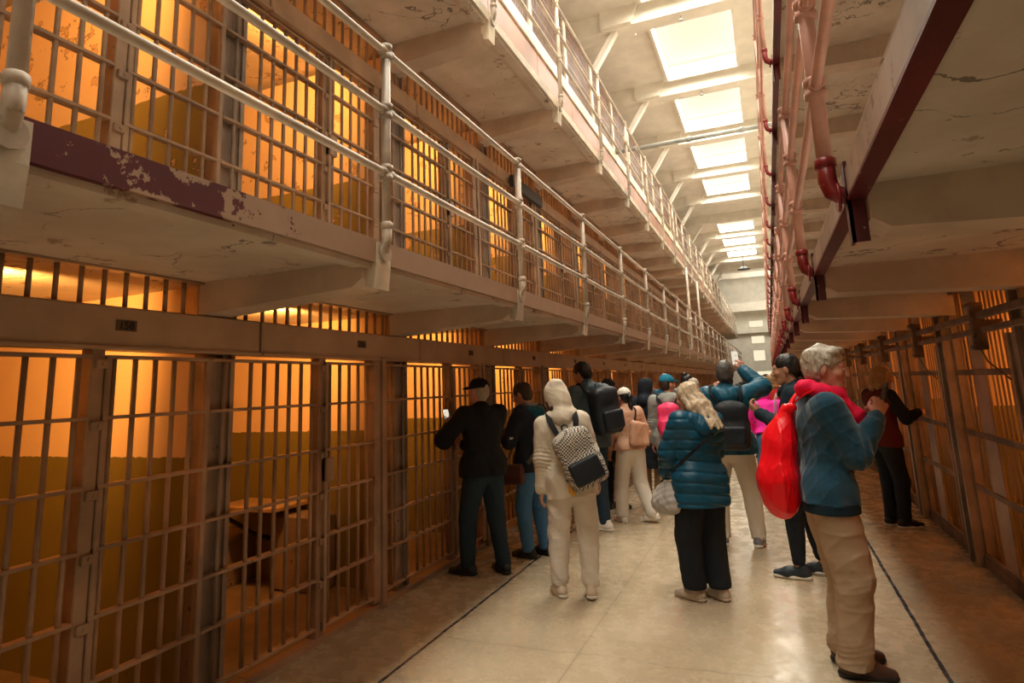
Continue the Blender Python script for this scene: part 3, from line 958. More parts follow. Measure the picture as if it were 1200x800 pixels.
        b0 = P(.022, .022, .006); t1 = P(.046, .052, .018); t2 = P(.05, .082, .03 if pose != 'relax' else .02)
        if pose in ('phone', 'grip', 'pinch'): t1 = P(.044, .052, .024); t2 = P(.034, .083, .042)
        D.rc(b0, t1, .0165 * S, .0115 * S, k=.01); D.rc(t1, t2, .0112 * S, .0085 * S, k=.005)
        s.J['palm' + n] = P(0, .075, .03)
        return D
    def body(s, female=False, face=True):
        D = Sdf(.018 * s.S); S = s.S
        s.torso(D, -.004); hp = s.hp; Rh = s.Rh
        # neck and head
        D.rc(s.T((0, -.015, 1.42)), hp((0, -.018, -.06)), .056 * S, .052 * S)
        D.el(hp((0, -.014, .03)), A3((.074, .096, .088)) * S, Rh)
        D.el(hp((0, .030, -.035)), A3((.058, .066, .080)) * S, Rh, k=.03)
        D.rc(hp((-.022, .062, -.098)), hp((.022, .062, -.098)), .022 * S, k=.03)
        if face:
            D.rc(hp((-.034, .078, .026)), hp((.034, .078, .026)), .014 * S, k=.02)
            D.rc(hp((0, .094, .012)), hp((0, .113, -.026)), .008 * S, .0125 * S, k=.012)
            D.rc(hp((-.012, .100, -.030)), hp((.012, .100, -.030)), .009 * S, k=.008)
            for x in (-1, 1):
                D.el(hp((x * .031, .099, .007)), A3((.017, .013, .010)) * S, Rh, k=.01, op='s')
                D.el(hp((x * .031, .083, .006)), A3((.0125, .0125, .0105)) * S, Rh, k=.004)
                D.el(hp((x * .042, .064, -.022)), A3((.022, .022, .02)) * S, Rh, k=.02)
                D.el(hp((x * .076, -.012, -.006)), A3((.012, .020, .033)) * S, Rh @ rotm('Z', -x * .35) @ rotm('X', -.15), k=.008)
            D.rc(hp((-.018, .094, -.058)), hp((.018, .094, -.058)), .0075 * S, k=.006)
            D.rc(hp((-.014, .092, -.070)), hp((.014, .092, -.070)), .0085 * S, k=.006)
            D.rc(hp((-.024, .101, -.0640)), hp((.024, .101, -.0640)), .0022 * S, k=.003, op='s')
        for n in 'LR':
            s.arm(D, n, -.002); s.leg(D, n, -.002)
            if s.hands: s.hand(D, n)
            else:
                hd = s.__dict__['hf' + n][0]; w = s.J['wri' + n]; D.rc(w, w + hd * .12 * S, .03 * S, .03 * S)
            f = s.feet[0 if n == 'L' else 1]; a = s.J['ank' + n]; fd = A3((-math.sin(f[2]), math.cos(f[2]), 0))
            D.rc(a + A3((0, 0, -.045)) * S - fd * .02 * S, a + A3((0, 0, -.055)) * S + fd * .12 * S, .032 * S, .024 * S, k=.03)
        s.root = grow('person', D, s.h, s.skinm)
        s.root.location = (s.loc[0], s.loc[1], 0); s.root.rotation_euler = (0, 0, s.face)
        tag(s.root, s.label, 'person', s.group)
        return s
    def eyes(s, iris):
        wm = MAT('eye_white', (.75, .70, .64), .3)
        for x in (-1, 1):
            c = s.hp((x * .031, .0865, .0065))
            mb = MB(); mb.lathe(c + s.Rh @ A3((0, -.010, 0)) * s.S, [(.0004, 0), (.008 * s.S, .003 * s.S), (.0105 * s.S, .010 * s.S), (.008 * s.S, .017 * s.S), (.005 * s.S, .0185 * s.S)], 12, s.Rh @ A3((0, 1, 0)))
            mb.m = 1; mb.lathe(c + s.Rh @ A3((0, .008, 0)) * s.S, [(.0052 * s.S, 0), (.0045 * s.S, .0016 * s.S)], 10, s.Rh @ A3((0, 1, 0)))
            mb.build('eye', [wm, iris], s.root)
        return s
    # ---------------------------------------------------------------- clothes
    def top(s, name, mat, t=.016, hem=.86, cuff=.96, amp=.006, freq=26, collar=None, flare=0., k=.03, chest=1.0, seed=1, hood=False, arms='LR', quilt=None, extra=None, loose=1.15):
        S = s.S; t = t * S; D = Sdf(k * S)
        s.torso(D, t, chest=chest)
        D.rc(s.T((0, -.005, .90)), s.T((0, .0, .80)), .142 * s.bulk * S + t, (.150 + flare) * s.bulk * S + t, flat=(s.Rt @ A3((0, 1, 0)), .82))
        for n in 'LR': D.rc(s.J['hip' + n] + A3((0, 0, .05)) * S, s.J['hip' + n] - A3((0, 0, .14)) * S, .092 * S * s.bulk + t + .012, .088 * S * s.bulk + t + .014, k=.05)
        for n in arms: s.arm(D, n, t, upto=cuff, loose=loose)
        for n in arms:      # ribbed cuff
            e, w = s.J['elb' + n], s.J['wri' + n]; c0 = e + (w - e) * (cuff - .10); c1 = e + (w - e) * cuff
            D.rc(c0, c1, .033 * S + t * 1.0, .031 * S + t * .6, k=.006)
        if collar: D.rc(s.T((0, -.012, 1.43)), s.T((0, -.008, 1.45 + collar)), .076 * S + t * .3, .070 * S + t * .3, k=.02)
        if hood:
            D.rc(s.T((-.07, -.075, 1.445)), s.T((.07, -.075, 1.445)), .055 * S + t * .4, k=.03)
            D.rc(s.T((-.085, -.02, 1.46)), s.T((0, -.11, 1.40)), .045 * S, .05 * S, k=.03); D.rc(s.T((.085, -.02, 1.46)), s.T((0, -.11, 1.40)), .045 * S, .05 * S, k=.03)
        if extra: extra(D)
        fo = folds(amp * S, freq / S, seed, (1, 1, .8))
        if quilt:
            c = s.c * S
            def dsp(P, fo=fo, q=quilt): return fo(P) * .6 +   .010 * (1 - np.abs(np.sin((P[:, 2] + .02 * np.sin(P[:, 0] * 9)) * PI / q))) ** 2.5 - .004
            D.disp = dsp
        else:
            def dsp(P, fo=fo):
                o = fo(P)
                for n in arms:
                    e = s.J['elb' + n]; ax = unit(s.J['wri' + n] - e); au = unit(e - s.J['sho' + n])
                    r = np.linalg.norm(P - e, axis=1); w = np.exp(-(r / (.10 * S)) ** 2)
                    sv = (P - e) @ (ax + au * .6); sd = (P - e) @ unit(np.cross(ax, (.3, .2, 1)))
                    o = o + w * amp * .75 * S * np.sin(sv * 120 / S + 1.6 * np.sin(sd * 38 / S + seed))
                zz = P[:, 2] - s.T((0, 0, hem))[2]
                o = o + amp * .6 * S * np.exp(-(zz / (.10 * S)) ** 2) * np.sin(np.arctan2(P[:, 1] - s.c[1] * S, P[:, 0] - s.c[0] * S) * 9 + seed + 14 * zz)
                return o
            D.disp = dsp
        D.plane(s.T((0, 0, hem)), s.Rt @ A3((0, 0, -1)))
        D.lo[2] = min(D.lo[2], s.T((0, 0, hem))[2])
        return grow(name, D, s.h, mat, s.root)
    def bottom(s, name, mat, t=.014, t2=None, upto=.97, amp=.007, freq=22, waist=1.03, seed=2, k=.03, crease=0.):
        S = s.S; D = Sdf(k * S)
        t = t * S; t2 = t if t2 is None else t2 * S
        D.rc(s.T((-.05, -.012, .93)), s.T((.05, -.012, .93)), .120 * s.bulk * S + t * .6, flat=(s.Rt @ A3((0, 1, 0)), .88))
        D.rc(s.T((0, 0, .95)), s.T((0, 0, 1.06)), .134 * s.bulk * S + t * .6, .130 * s.bulk * S + t * .6, flat=(s.Rt @ A3((0, 1, 0)), .82))
        for n in 'LR':
            s.leg(D, n, t, k=.022 * S, upto=upto, t2=t2)
        fo = folds(amp * S, freq / S, seed, (1, 1, .55))
        kz = [s.J['kneL'][2], s.J['kneR'][2]]; az = s.J['ankL'][2]
        fo2 = folds(amp * S, freq * 1.7 / S, seed + 9, (.5, .5, 1.6))
        def dsp(P):
            z = P[:, 2]
            w = np.exp(-((z - kz[0]) / .12) ** 2) * .5 + np.exp(-((z - az) / .12) ** 2) * 1.0 + np.exp(-((z - .86 * S) / .08) ** 2) * .5
            return fo(P) * .8 + fo2(P) * w
        D.disp = dsp
        D.plane(s.T((0, 0, waist)), s.Rt @ A3((0, 0, 1)))
        D.plane((0, 0, S * (.055 + .41 * (1 - upto))), (0, 0, -1))
        return grow(name, D, s.h, mat, s.root)
    def shoes(s, mat, solem, high=.0, sole=.026, heel=None):
        S = s.S
        for i, n in enumerate('LR'):
            f = s.feet[i]; a = s.J['ank' + n]; yaw = f[2]; pit = f[4] if len(f) > 4 else 0.
            Rf = rotm('Z', yaw) @ rotm('X', pit)
            g = A3((a[0], a[1], a[2] - .085 * S))
            Q = lambda x, y, z: g + Rf @ A3((x, y, z)) * S if pit == 0 else a + Rf @ (A3((x, y, z - .085))) * S
            D = Sdf(.02 * S)
            D.rc(Q(0, -.045, .045), Q(0, .09, .038), .040 * S, .042 * S, k=.02)
            D.rc(Q(.0, .09, .036), Q(.006, .165, .030), .042 * S, .030 * S, k=.02)
            D.rc(Q(0, -.03, .05), Q(0, -.02, .092 + high), .040 * S, .041 * S, k=.03)
            D.rc(Q(0, .01, .06), Q(0, .07, .058), .034 * S, .03 * S, k=.03)
            D.rc(Q(0, -.022, .075 + high), Q(0, -.022, .14 + high), .026 * S, op='s', k=.006)
            D.plane(Q(0, 0, .016), Rf @ A3((0, 0, -1)))
            D.disp = folds(.0012, 60, 5)
            sh_ = grow('shoe', D, min(s.h, .007), mat, s.root)
            E = Sdf(.012 * S)
            E.rc(Q(0, -.05, .018), Q(0, .05, .018), .043 * S, .040 * S, flat=(Rf @ A3((0, 0, 1)), .6))
            E.rc(Q(0, .05, .018), Q(.006, .165, .018), .043 * S, .034 * S, flat=(Rf @ A3((0, 0, 1)), .6))
            E.plane(Q(0, 0, .0), Rf @ A3((0, 0, -1))); E.plane(Q(0, 0, sole + .004), Rf @ A3((0, 0, 1)))
            grow('sole', E, min(s.h, .007), solem, sh_)
            if s.h <= .008:
                mb = MB()
                for j in range(4):
                    y = .055 + .022 * j; z = .092 - .0065 * j * 1.25
                    mb.tube([Q(-.026, y, z - .012), Q(0, y + .004, z), Q(.026, y, z - .012)], .0032 * S, 6)
                mb.build('laces', solem, sh_)
        return s
    # ---------------------------------------------------------------- hair and hats
    def hair(s, mat, style='short', name='hair', vol=1.0, seed=3):
        S = s.S; hp, Rh = s.hp, s.Rh; D = Sdf(.02 * S)
        v = .010 * vol
        D.el(hp((0, -.020, .042)), A3((.077 + v, .096 + v, .084 + v)) * S, Rh)
        D.el(hp((0, -.045, -.005)), A3((.074 + v * .6, .070 + v * .6, .085)) * S, Rh)
        if style in ('short', 'wavy'):
            # open the face and the neck
            D.el(hp((0, .090, -.030)), A3((.090, .070, .085)) * S, Rh, op='s', k=.015)
            D.box(hp((0, .06, -.10)), A3((.12, .085, .085)) * S, Rh, .03, op='s', k=.015)
            for x in (-1, 1): D.el(hp((x * .085, .0, -.015)), A3((.022, .026, .036)) * S, Rh, op='s', k=.01)
            D.plane(hp((0, 0, -.085)), Rh @ A3((0, .25, -1)))
        if style == 'wavy':
            for (x, y, z, r) in ((.02, .06, .112, .03), (-.02, .066, .106, .028), (.045, .04, .10, .03), (-.045, .03, .104, .03), (0, -.03, .125, .035), (.03, -.08, .085, .035), (-.03, -.09, .07, .036), (.05, -.05, .09, .03)):
                D.el(hp((x, y, z)), A3((r, r * 1.1, r * .75)) * S, Rh, k=.015)
        if style in ('long', 'tail', 'bun', 'lob'):
            D.el(hp((0, .105, -.040)), A3((.066, .070, .090)) * S, Rh, op='s', k=.015)
        if style in ('tail', 'bun'):
            D.box(hp((0, .03, -.11)), A3((.12, .09, .07)) * S, Rh, .03, op='s', k=.02)
            for x in (-1, 1): D.el(hp((x * .085, .0, -.015)), A3((.022, .024, .036)) * S, Rh, op='s', k=.01)
        if style == 'tail':
            D.chain([hp((0, -.10, .03)), hp((0, -.135, .0)), hp((0, -.135, -.12)), hp((.01, -.115, -.24))], [.024 * S, .032 * S, .030 * S, .012 * S], k=.015)
        if style == 'bun':
            D.el(hp((0, -.06, .13)), A3((.042, .042, .036)) * S, Rh, k=.01)
        if style in ('long', 'lob'):
            ln = -.33 if style == 'long' else -.19; oy = .055 if style == 'long' else .0
            for x, y in ((-.075, -.01), (-.06, -.06), (-.02, -.09), (.02, -.09), (.06, -.06), (.075, -.01)):
                D.chain([hp((x * .95, y, .03)), hp((x * 1.12, y - .008 - oy, -.10)), hp((x * 1.25, y - .02 - oy * 2.3, ln + abs(x) * .6))], [.030 * S, .037 * S, .016 * S], k=.02)
        fo = folds(.0042 * S, 120 / S, seed, (1, 1, .25)); fw_ = folds(.006 * S * vol, 45 / S, seed + 1, (1, 1, .6))
        D.disp = lambda P: fo(P) + (fw_(P) if style != 'tail' else 0)
        return grow(name, D, min(s.h, .006), mat, s.root)
    def cap(s, mat, yaw=0., gap=True):
        S = s.S; Rh = s.Rh @ rotm('Z', yaw) @ rotm('X', .05); hp = lambda p: s.hc + Rh @ A3(p) * S
        D = Sdf(.012 * S)
        D.el(hp((0, -.012, .048)), A3((.088, .108, .090)) * S, Rh)
        D.plane(hp((0, 0, .035)), Rh @ A3((0, -.10, -1)))
        if gap: D.el(hp((0, -.115, .05)), A3((.03, .03, .024)) * S, Rh, op='s', k=.004)
        D.el(hp((0, -.012, .139)), A3((.008, .008, .006)) * S, Rh, k=.003)
        o = grow('cap', D, min(s.h, .006), mat, s.root)
        E = Sdf(.01 * S)
        E.el(hp((0, .105, .040)), A3((.072, .072, .012)) * S, Rh @ rotm('X', -.22))
        E.plane(hp((0, .075, 0)), Rh @ A3((0, -1, 0)))
        grow('brim', E, min(s.h, .006), mat, o)
        return o

_M = {}
def MAT(name, c, rough=.6, spec=None):
    if name not in _M: _M[name] = plain(name, c, rough, 0, spec)
    return _M[name]

def strap(name, mat, pts, w, th, parent, normal=None, n=5):
    """flat webbing along points; pts are (position, outward normal)"""
    P = [A3(p) for p, _ in pts]; Nn = [unit(q) for _, q in pts]
    # resample
    PP, NN = [], []
    for i in range(len(P) - 1):
        a = P[max(i - 1, 0)]; b = P[i]; c = P[i + 1]; d = P[min(i + 2, len(P) - 1)]
        for j in range(n):
            t = j / n
            PP.append(.5 * ((2 * b) + (-a + c) * t + (2 * a - 5 * b + 4 * c - d) * t * t + (-a + 3 * b - 3 * c + d) * t ** 3)); NN.append(unit(Nn[i] * (1 - t) + Nn[i + 1] * t))
    PP.append(P[-1]); NN.append(Nn[-1])
    vs, fs = [], []
    for i, (p, nn) in enumerate(zip(PP, NN)):
        d = unit(PP[min(i + 1, len(PP) - 1)] - PP[max(i - 1, 0)]); sd = unit(np.cross(d, nn))
        for a, b in ((-1, 0), (-.9, 1), (.9, 1), (1, 0), (.9, -.4), (-.9, -.4)): vs.append(p + sd * a * w / 2 + nn * b * th)
    m = 6
    for i in range(len(PP) - 1):
        for k in range(m): fs.append((i * m + k, i * m + (k + 1) % m, (i + 1) * m + (k + 1) % m, (i + 1) * m + k))
    fs += [tuple(reversed(range(m))), tuple(range((len(PP) - 1) * m, len(PP) * m))]
    mb = MB(); mb._add(vs, fs, False)
    return mb.build(name, mat, parent)

def bag_root(fig, name, label, cat, group=None):
    t = thing(name, label, cat, (fig.loc[0], fig.loc[1], 0), fig.face, group)
    return t

def phone(fig, at, R, label, screen=None):
    """phone held at a local point; R columns = width, height, screen normal"""
    t = bag_root(fig, 'phone', label, 'phone')
    Mx = Matrix.Translation(tuple(at)) @ Matrix(np.asarray(R).tolist()).to_4x4()
    MB().bbox(-.037, .037, -.075, .075, -.0045, .0045, .003, Mx).build('phone_case', MAT('phone_black', (.01, .01, .012), .3), t)
    sm = screen or MAT('screen_dark', (.02, .02, .025), .12)
    MB().box(-.033, .033, -.070, .070, .0045, .0052, Mx).build('screen', sm, t)
    return t

def backpack(fig, label, mat, mstrap, size=(.15, .075, .22), at=(0, -.19, 1.20), tilt=0., pocket=None, roll=0., vol=1.0, straps=True, group=None, handle=True, t_shirt=.02, name='backpack', seed=4):
    """pack on the back in torso space; parts body, front pocket, two shoulder straps, grab handle"""
    S = fig.S; t = bag_root(fig, name, label, 'backpack', group)
    R = fig.Rt @ rotm('Y', roll) @ rotm('X', tilt); c = fig.T(at)
    Q = lambda x, y, z: c + R @ A3((x, y, z)) * S
    w, d, hh = size
    D = Sdf(.03 * S)
    D.box(Q(0, 0, -.01), A3((w, d, hh)) * S, R, .055 * S)
    D.el(Q(0, -.01, hh * .55), A3((w * .92, d * 1.0, hh * .55)) * S, R, k=.04)
    D.el(Q(0, -.03 * vol, -hh * .35), A3((w * 1.02, d * 1.1, hh * .6)) * S, R, k=.04)
    D.disp = folds(.0055 * vol, 22, seed)
    grow('pack_body', D, fig.h, mat, t)
    if pocket is not None:
        E = Sdf(.02 * S); E.box(Q(0, -d - .025, -hh * .42), A3((w * .80, .035, hh * .42)) * S, R, .03 * S); E.disp = folds(.003, 30, seed + 1)
        grow('front_pocket', E, fig.h, pocket, t)
    if handle:
        strap('grab_handle', mstrap, [(Q(-.025, d * .6, hh * .96), (0, 0, 1)), (Q(-.02, d * .7, hh * 1.18), (0, -.3, 1)), (Q(.02, d * .7, hh * 1.18), (0, -.3, 1)), (Q(.025, d * .6, hh * .96), (0, 0, 1))], .018 * S, .004, t)
    if straps:
        u = t_shirt
        for sg in (-1, 1):
            T = fig.T; x = sg * fig.sh * .66
            pts = [(Q(sg * w * .45, d * .8, hh * .85), R @ A3((0, 0, 1))), (T((x, -.10 - u, 1.43)), (0, -.7, .8)), (T((x, -.02, 1.475 + u)), (0, 0, 1)), (T((x * 1.02, .085 + u, 1.40)), (0, 1, .5)), (T((x * 1.15, .125 + u * 1.2, 1.26)), (0, 1, 0)), (T((sg * .17 * fig.bulk, .06, 1.10)), (sg, .6, 0)), (Q(sg * w * .95, d * .5, -hh * .7), R @ A3((sg, .2, 0)))]
            strap('shoulder_strap', mstrap, pts, .05 * S, .007, t)
    return t
# ================================================================== the visitors
R_ = math.radians
SK = skin('skin_fair', (.58, .33, .22)); SK2 = skin('skin_tan', (.46, .25, .16)); SK3 = skin('skin_dark', (.12, .055, .035)); SK4 = skin('skin_pink', (.60, .31, .22))
C = {}
C['black'] = cloth('black_fleece', (.009, .010, .012))
C['jeans_dark'] = cloth('dark_denim', (.018, .034, .052), 500)
C['jeans'] = cloth('blue_denim', (.05, .14, .27), 500, .3)
C['navy'] = cloth('navy_cloth', (.012, .015, .024))
C['teal_lining'] = cloth('teal_lining_cloth', (.008, .075, .11))
C['greyknit'] = cloth('grey_knit', (.22, .20, .19), 260)
C['beige'] = cloth('cream_sweat_cloth', (.60, .52, .41), 300, .1)
C['beige_p'] = cloth('cream_trouser_cloth', (.66, .60, .52), 300, .1)
C['slate'] = cloth('slate_shell_cloth', (.055, .085, .105), 200, .15, .5)
C['packblack'] = cloth('black_nylon', (.014, .017, .022), 220, .3, .5)
C['tan'] = cloth('tan_jacket_cloth', (.56, .31, .20), 200, .18, .55)
C['coat'] = cloth('black_coat_cloth', (.013, .017, .026))
C['greyhood'] = cloth('grey_sweat_cloth', (.30, .31, .29), 260)
C['pink'] = cloth('pink_nylon', (.85, .05, .16), 160, .2, .4)
C['puffer'] = cloth('teal_puffer_nylon', (.005, .062, .115), 180, .3, .38)
C['puffdark'] = cloth('dark_puffer_nylon', (.010, .022, .032), 180, .3, .4)
C['bluejkt'] = cloth('petrol_shell_cloth', (.006, .078, .135), 180, .25, .45)
C['khaki'] = cloth('pale_khaki_cloth', (.56, .49, .39), 300, .12)
C['khaki2'] = cloth('khaki_cloth', (.37, .265, .175), 300, .18)
C['blackp'] = cloth('black_trouser_cloth', (.010, .013, .018), 300)
C['sweater'] = cloth('teal_fleece_knit', (.006, .044, .078), 70, .5, .9, .6, .3)
C['ribbing'] = cloth('dark_ribbing_knit', (.008, .022, .034), 150, .3, .9, .6)
C['scarf'] = cloth('crimson_scarf_cloth', (.70, .008, .06), 150, .25, .8, .5)
C['redbag'] = cloth('glossy_red_nylon', (.80, .006, .014), 120, .12, .28)
C['maroon'] = cloth('maroon_knit', (.10, .012, .010), 200)
C['fuchsia'] = cloth('fuchsia_cloth', (.85, .03, .36), 200, .12)
C['silver'] = cloth('silver_quilted_nylon', (.36, .33, .30), 120, .3, .3)
C['brownleather'] = cloth('brown_leather', (.07, .025, .018), 60, .3, .45)
C['olive'] = cloth('olive_webbing', (.13, .11, .08), 400)
C['strapblack'] = cloth('black_webbing', (.012, .013, .015), 500)
C['whitecap'] = cloth('white_cap_cloth', (.78, .70, .60))
C['tealcap'] = cloth('teal_cap_cloth', (.01, .16, .26))
C['greycoat'] = cloth('grey_jacket_cloth', (.2, .2, .2)); C['redtop'] = cloth('red_jacket_cloth', (.45, .02, .02)); C['whitetop'] = cloth('white_shirt_cloth', (.7, .65, .58)); C['brownjkt'] = cloth('brown_jacket_cloth', (.14, .08, .05))
SH_BLACK = plain('black_shoe', (.010, .010, .012), .5); SH_WHITE = plain('white_shoe', (.72, .66, .57), .5); SH_BEIGE = plain('beige_shoe', (.46, .38, .30), .7)
SH_GREY = plain('grey_shoe', (.16, .15, .17), .7); SH_NAVY = plain('navy_shoe', (.012, .022, .032), .6); SH_BROWN = plain('brown_shoe', (.06, .025, .015), .5)
SOLE_W = plain('white_sole', (.72, .66, .56), .5); SOLE_B = plain('black_sole', (.012, .012, .012), .6); SOLE_T = plain('tan_sole', (.42, .33, .25), .6)
H_GREY = hairmat('grey_hair', (.42, .37, .29)); H_BLACK = hairmat('black_hair', (.012, .010, .010), .5); H_BROWN = hairmat('brown_hair', (.05, .03, .02), .4)
H_SALT = hairmat('dark_grey_hair', (.085, .08, .075), .6); H_BLOND = hairmat('pale_blond_hair', (.55, .43, .29), .3); H_GOLD = hairmat('golden_hair', (.35, .2, .09), .4)
IRIS = plain('dark_iris', (.02, .012, .008), .2)
SCREEN = Nodes('lit_phone_screen'); SCREEN.l(SCREEN.mix(SCREEN.ramp(SCREEN.noise(28, 3), .56, .66), (.9, .80, .64), (.25, .2, .16)), SCREEN.b.inputs['Emission Color']); SCREEN.b.inputs['Emission Strength'].default_value = .9
SCREEN = SCREEN.done((.02, .02, .02), .15)

# ---- man at the right in teal fleece, red scarf and red drawstring bag
f = Fig(1.74, (.235, 4.02), R_(-80), 'grey-haired man in teal sweater and crimson scarf holding a phone, nearest on the right', SK4, h=.0055,
        lean=.05, head=(R_(-16), .06, 0), bulk=1.04, sh=.172,
        feet=[(-.115, .03, .10, 0), (.075, .02, -.10, 0)],
        R=dict(w=(.10, .26, 1.36), e=(.25, -.35, -1.0), hd=(-.30, .45, .95), pn=(-.9, .1, .3), pose='phone'),
        L=dict(w=(-.06, .27, 1.345), e=(-.4, -.3, -1.0), hd=(.35, .45, .95), pn=(.95, .1, .2), pose='phone'))
f.body().eyes(IRIS); man = f
f.top('sweater', C['sweater'], t=.026, hem=.885, cuff=.93, amp=.011, freq=20, collar=.02, chest=1.02, seed=11, loose=1.25)
D = Sdf(.02); fy = f.Rt @ A3((0, 1, 0))
D.rc(f.T((0, 0, .905)), f.T((0, 0, .865)), .176, .172, flat=(fy, .82))
for n in 'LR': D.rc(f.J['hip' + n] + A3((0, 0, .02)), f.J['hip' + n] - A3((0, 0, .14)), .092 * f.bulk + .026 + .012, k=.05)
D.plane(f.T((0, 0, .838)), (0, 0, -1)); D.plane(f.T((0, 0, .898)), (0, 0, 1))
grow('hem_band', D, .006, C['ribbing'], f.root)
f.bottom('trousers', C['khaki2'], t=.030, t2=.052, upto=1.0, amp=.015, freq=17, seed=21)
f.shoes(SH_BROWN, SOLE_B)
f.hair(H_GREY, 'wavy', vol=1.5, seed=5)
D = Sdf(.015)
for i in range(14):
    a = i / 13 * 2 * PI; b = (i + 1) / 13 * 2 * PI
    q = lambda t, r=.094: f.T((math.sin(t) * r * 1.05, -.002 + math.cos(t) * r, 1.495 + .016 * math.cos(t * 2 + 1) - .012 * math.cos(t)))
    D.rc(q(a), q(b), .043, .043, k=.01)
D.chain([f.T((.055, .085, 1.45)), f.T((.06, .150, 1.36)), f.T((.05, .175, 1.24)), f.T((.045, .17, 1.14))], [.045, .056, .056, .05], k=.02)
D.chain([f.T((.0, .10, 1.44)), f.T((-.02, .155, 1.33)), f.T((-.03, .17, 1.2))], [.036, .042, .04], k=.02)
D.disp = folds(.008, 42, 8, (1, 1, .5))
grow('scarf', D, .0055, C['scarf'], f.root)
# bracelet
w = f.J['wriR']; d = unit(f.J['wriR'] - f.J['elbR']); F = frame(d, (0, 0, 1)); mb = MB()
for i in range(16):
    t = 2 * PI * i / 16; mb.lathe(w - d * .012 + (F[:, 0] * math.cos(t) + F[:, 2] * math.sin(t)) * .033 - d * .004, [(.002, 0), (.0065, .003), (.0065, .006), (.002, .009)], 8, d)
mb.build('bracelet', MAT('brown_beads', (.05, .02, .012), .3), f.root)
# phone between the hands
pr = frame(unit((0, .35, .95)), (0, -1, .4))
phone(f, f.T((.035, .325, 1.475)), frame(unit((0, .25, .97)), unit((0, -1, .3))), 'dark phone held up in both hands by the man with crimson scarf')
# red drawstring bag on his back
t = bag_root(f, 'drawstring_bag', 'glossy red drawstring bag on the back of the man in teal sweater', 'bag')
D = Sdf(.05)
D.chain([f.T((-.02, -.185, 1.36)), f.T((-.01, -.235, 1.18)), f.T((0, -.255, .98)), f.T((.01, -.245, .90))], [.050, .115, .150, .130], flat=(fy, .72))
fo = folds(.010, 24, 31, (1.6, 1.2, .3))
D.disp = lambda P: fo(P)
grow('sack', D, .0055, C['redbag'], t)
D = Sdf(.01); D.chain([f.T((-.03, -.16, 1.40)), f.T((0, -.185, 1.385)), f.T((.04, -.165, 1.40))], [.026, .03, .026]); D.disp = folds(.006, 70, 3, (1, 1, .3)); grow('gathered_neck', D, .0055, C['redbag'], t)
for sg in (-1, 1):
    T = f.T
    strap('shoulder_strap', C['redbag'], [(T((sg * .02, -.17, 1.40)), (0, -.5, 1)), (T((sg * .10, -.10, 1.478)), (0, -.4, 1)), (T((sg * .125, .0, 1.505)), (0, .1, 1)), (T((sg * .15, .10, 1.42)), (0, 1, .4)), (T((sg * .16, .12, 1.34)), (sg * .3, 1, 0))], .030, .007, t)

# ---- woman with tied-back black hair in navy hoodie
f = Fig(1.765, (.18, 5.70), R_(80), 'woman with tied-back black hair in navy hoodie with white cords, facing left', SK2, h=.0065, bulk=.95, sh=.165, head=(R_(2), .12, 0),
        feet=[(-.10, .10, .08, 0), (.09, -.06, -.03, 0)],
        L=dict(w=(-.10, .27, 1.27), e=(-.3, -.9, -1.0), hd=(.1, .75, .66), pn=(.6, -.5, .6), pose='pinch'),
        R=dict(w=(.235, .0, .80), e=(.4, -1, -.1), pose='relax'))
f.body().eyes(IRIS)
f.top('hoodie', C['navy2'] if 'navy2' in C else cloth('navy_hoodie_cloth', (.010, .022, .034)), t=.022, hem=.87, amp=.007, seed=31, hood=True, collar=.02)
f.bottom('joggers', C['blackp'], t=.026, t2=.016, upto=.86, amp=.007, seed=32)
f.shoes(SH_NAVY, SOLE_W); f.hair(H_BLACK, 'tail', vol=.6, seed=33)
D = Sdf(.02); T = f.T
D.chain([T((-.075, .045, 1.47)), T((-.055, .085, 1.445)), T((0, .105, 1.42)), T((.055, .085, 1.445)), T((.075, .045, 1.47))], [.034, .032, .028, .032, .034]); D.disp = folds(.004, 40, 6)
grow('hood_edge', D, .0065, cloth('hood_cloth', (.010, .022, .034)), f.root)
for sg in (-1, 1):
    MB().tube([T((sg * .035, .135, 1.43)), T((sg * .042, .155, 1.38)), T((sg * .045, .166, 1.28)), T((sg * .038, .165, 1.16 + .03 * sg))], .0045, 8).build('drawcord', MAT('white_cord', (.7, .66, .6), .8), f.root)

# ---- woman with long fair hair and teal puffer jacket
f = Fig(1.565, (-.56, 4.95), R_(44), 'woman with long fair hair in teal puffer jacket and wide black trousers, seen from behind', SK4, h=.0065, bulk=1.16, sh=.165, lean=.03, side=.035, head=(R_(14), .24, -.02),
        feet=[(-.10, .05, .42, 0), (.085, -.03, .10, 0)],
        L=dict(w=(-.14, .27, .98), e=(-1, -.4, -.5), hd=(.5, .85, 0), pn=(.5, 0, -.8), pose='relax'),
        R=dict(w=(.10, .27, 1.05), e=(1, -.4, -.6), hd=(-.6, .8, .1), pn=(-.6, 0, -.7), pose='relax'))
f.body()
f.top('puffer_jacket', C['puffer'], t=.036, hem=.735, amp=.008, freq=24, seed=41, quilt=.075, hood=False, flare=.012, collar=.01)
D = Sdf(.03); T = f.T; S = f.S
D.chain([T((-.12, .03, 1.45)), T((-.10, -.08, 1.43)), T((0, -.125, 1.41)), T((.10, -.08, 1.43)), T((.12, .03, 1.45))], [.046, .052, .056, .052, .046], k=.03)
D.rc(T((-.05, -.145, 1.36)), T((.05, -.145, 1.36)), .056, k=.05); D.disp = folds(.008, 26, 44, (1, 1, 1.4))
grow('hood', D, .0065, C['puffer'], f.root)
f.bottom('trousers', C['blackp'], t=.040, t2=.058, upto=.90, amp=.006, freq=18, seed=42)
f.shoes(SH_BEIGE, SOLE_T); f.hair(H_BLOND, 'long', vol=1.5, seed=43)
t = bag_root(f, 'shoulder_bag', 'silver grey quilted bag carried low beside the woman in teal puffer jacket', 'bag')
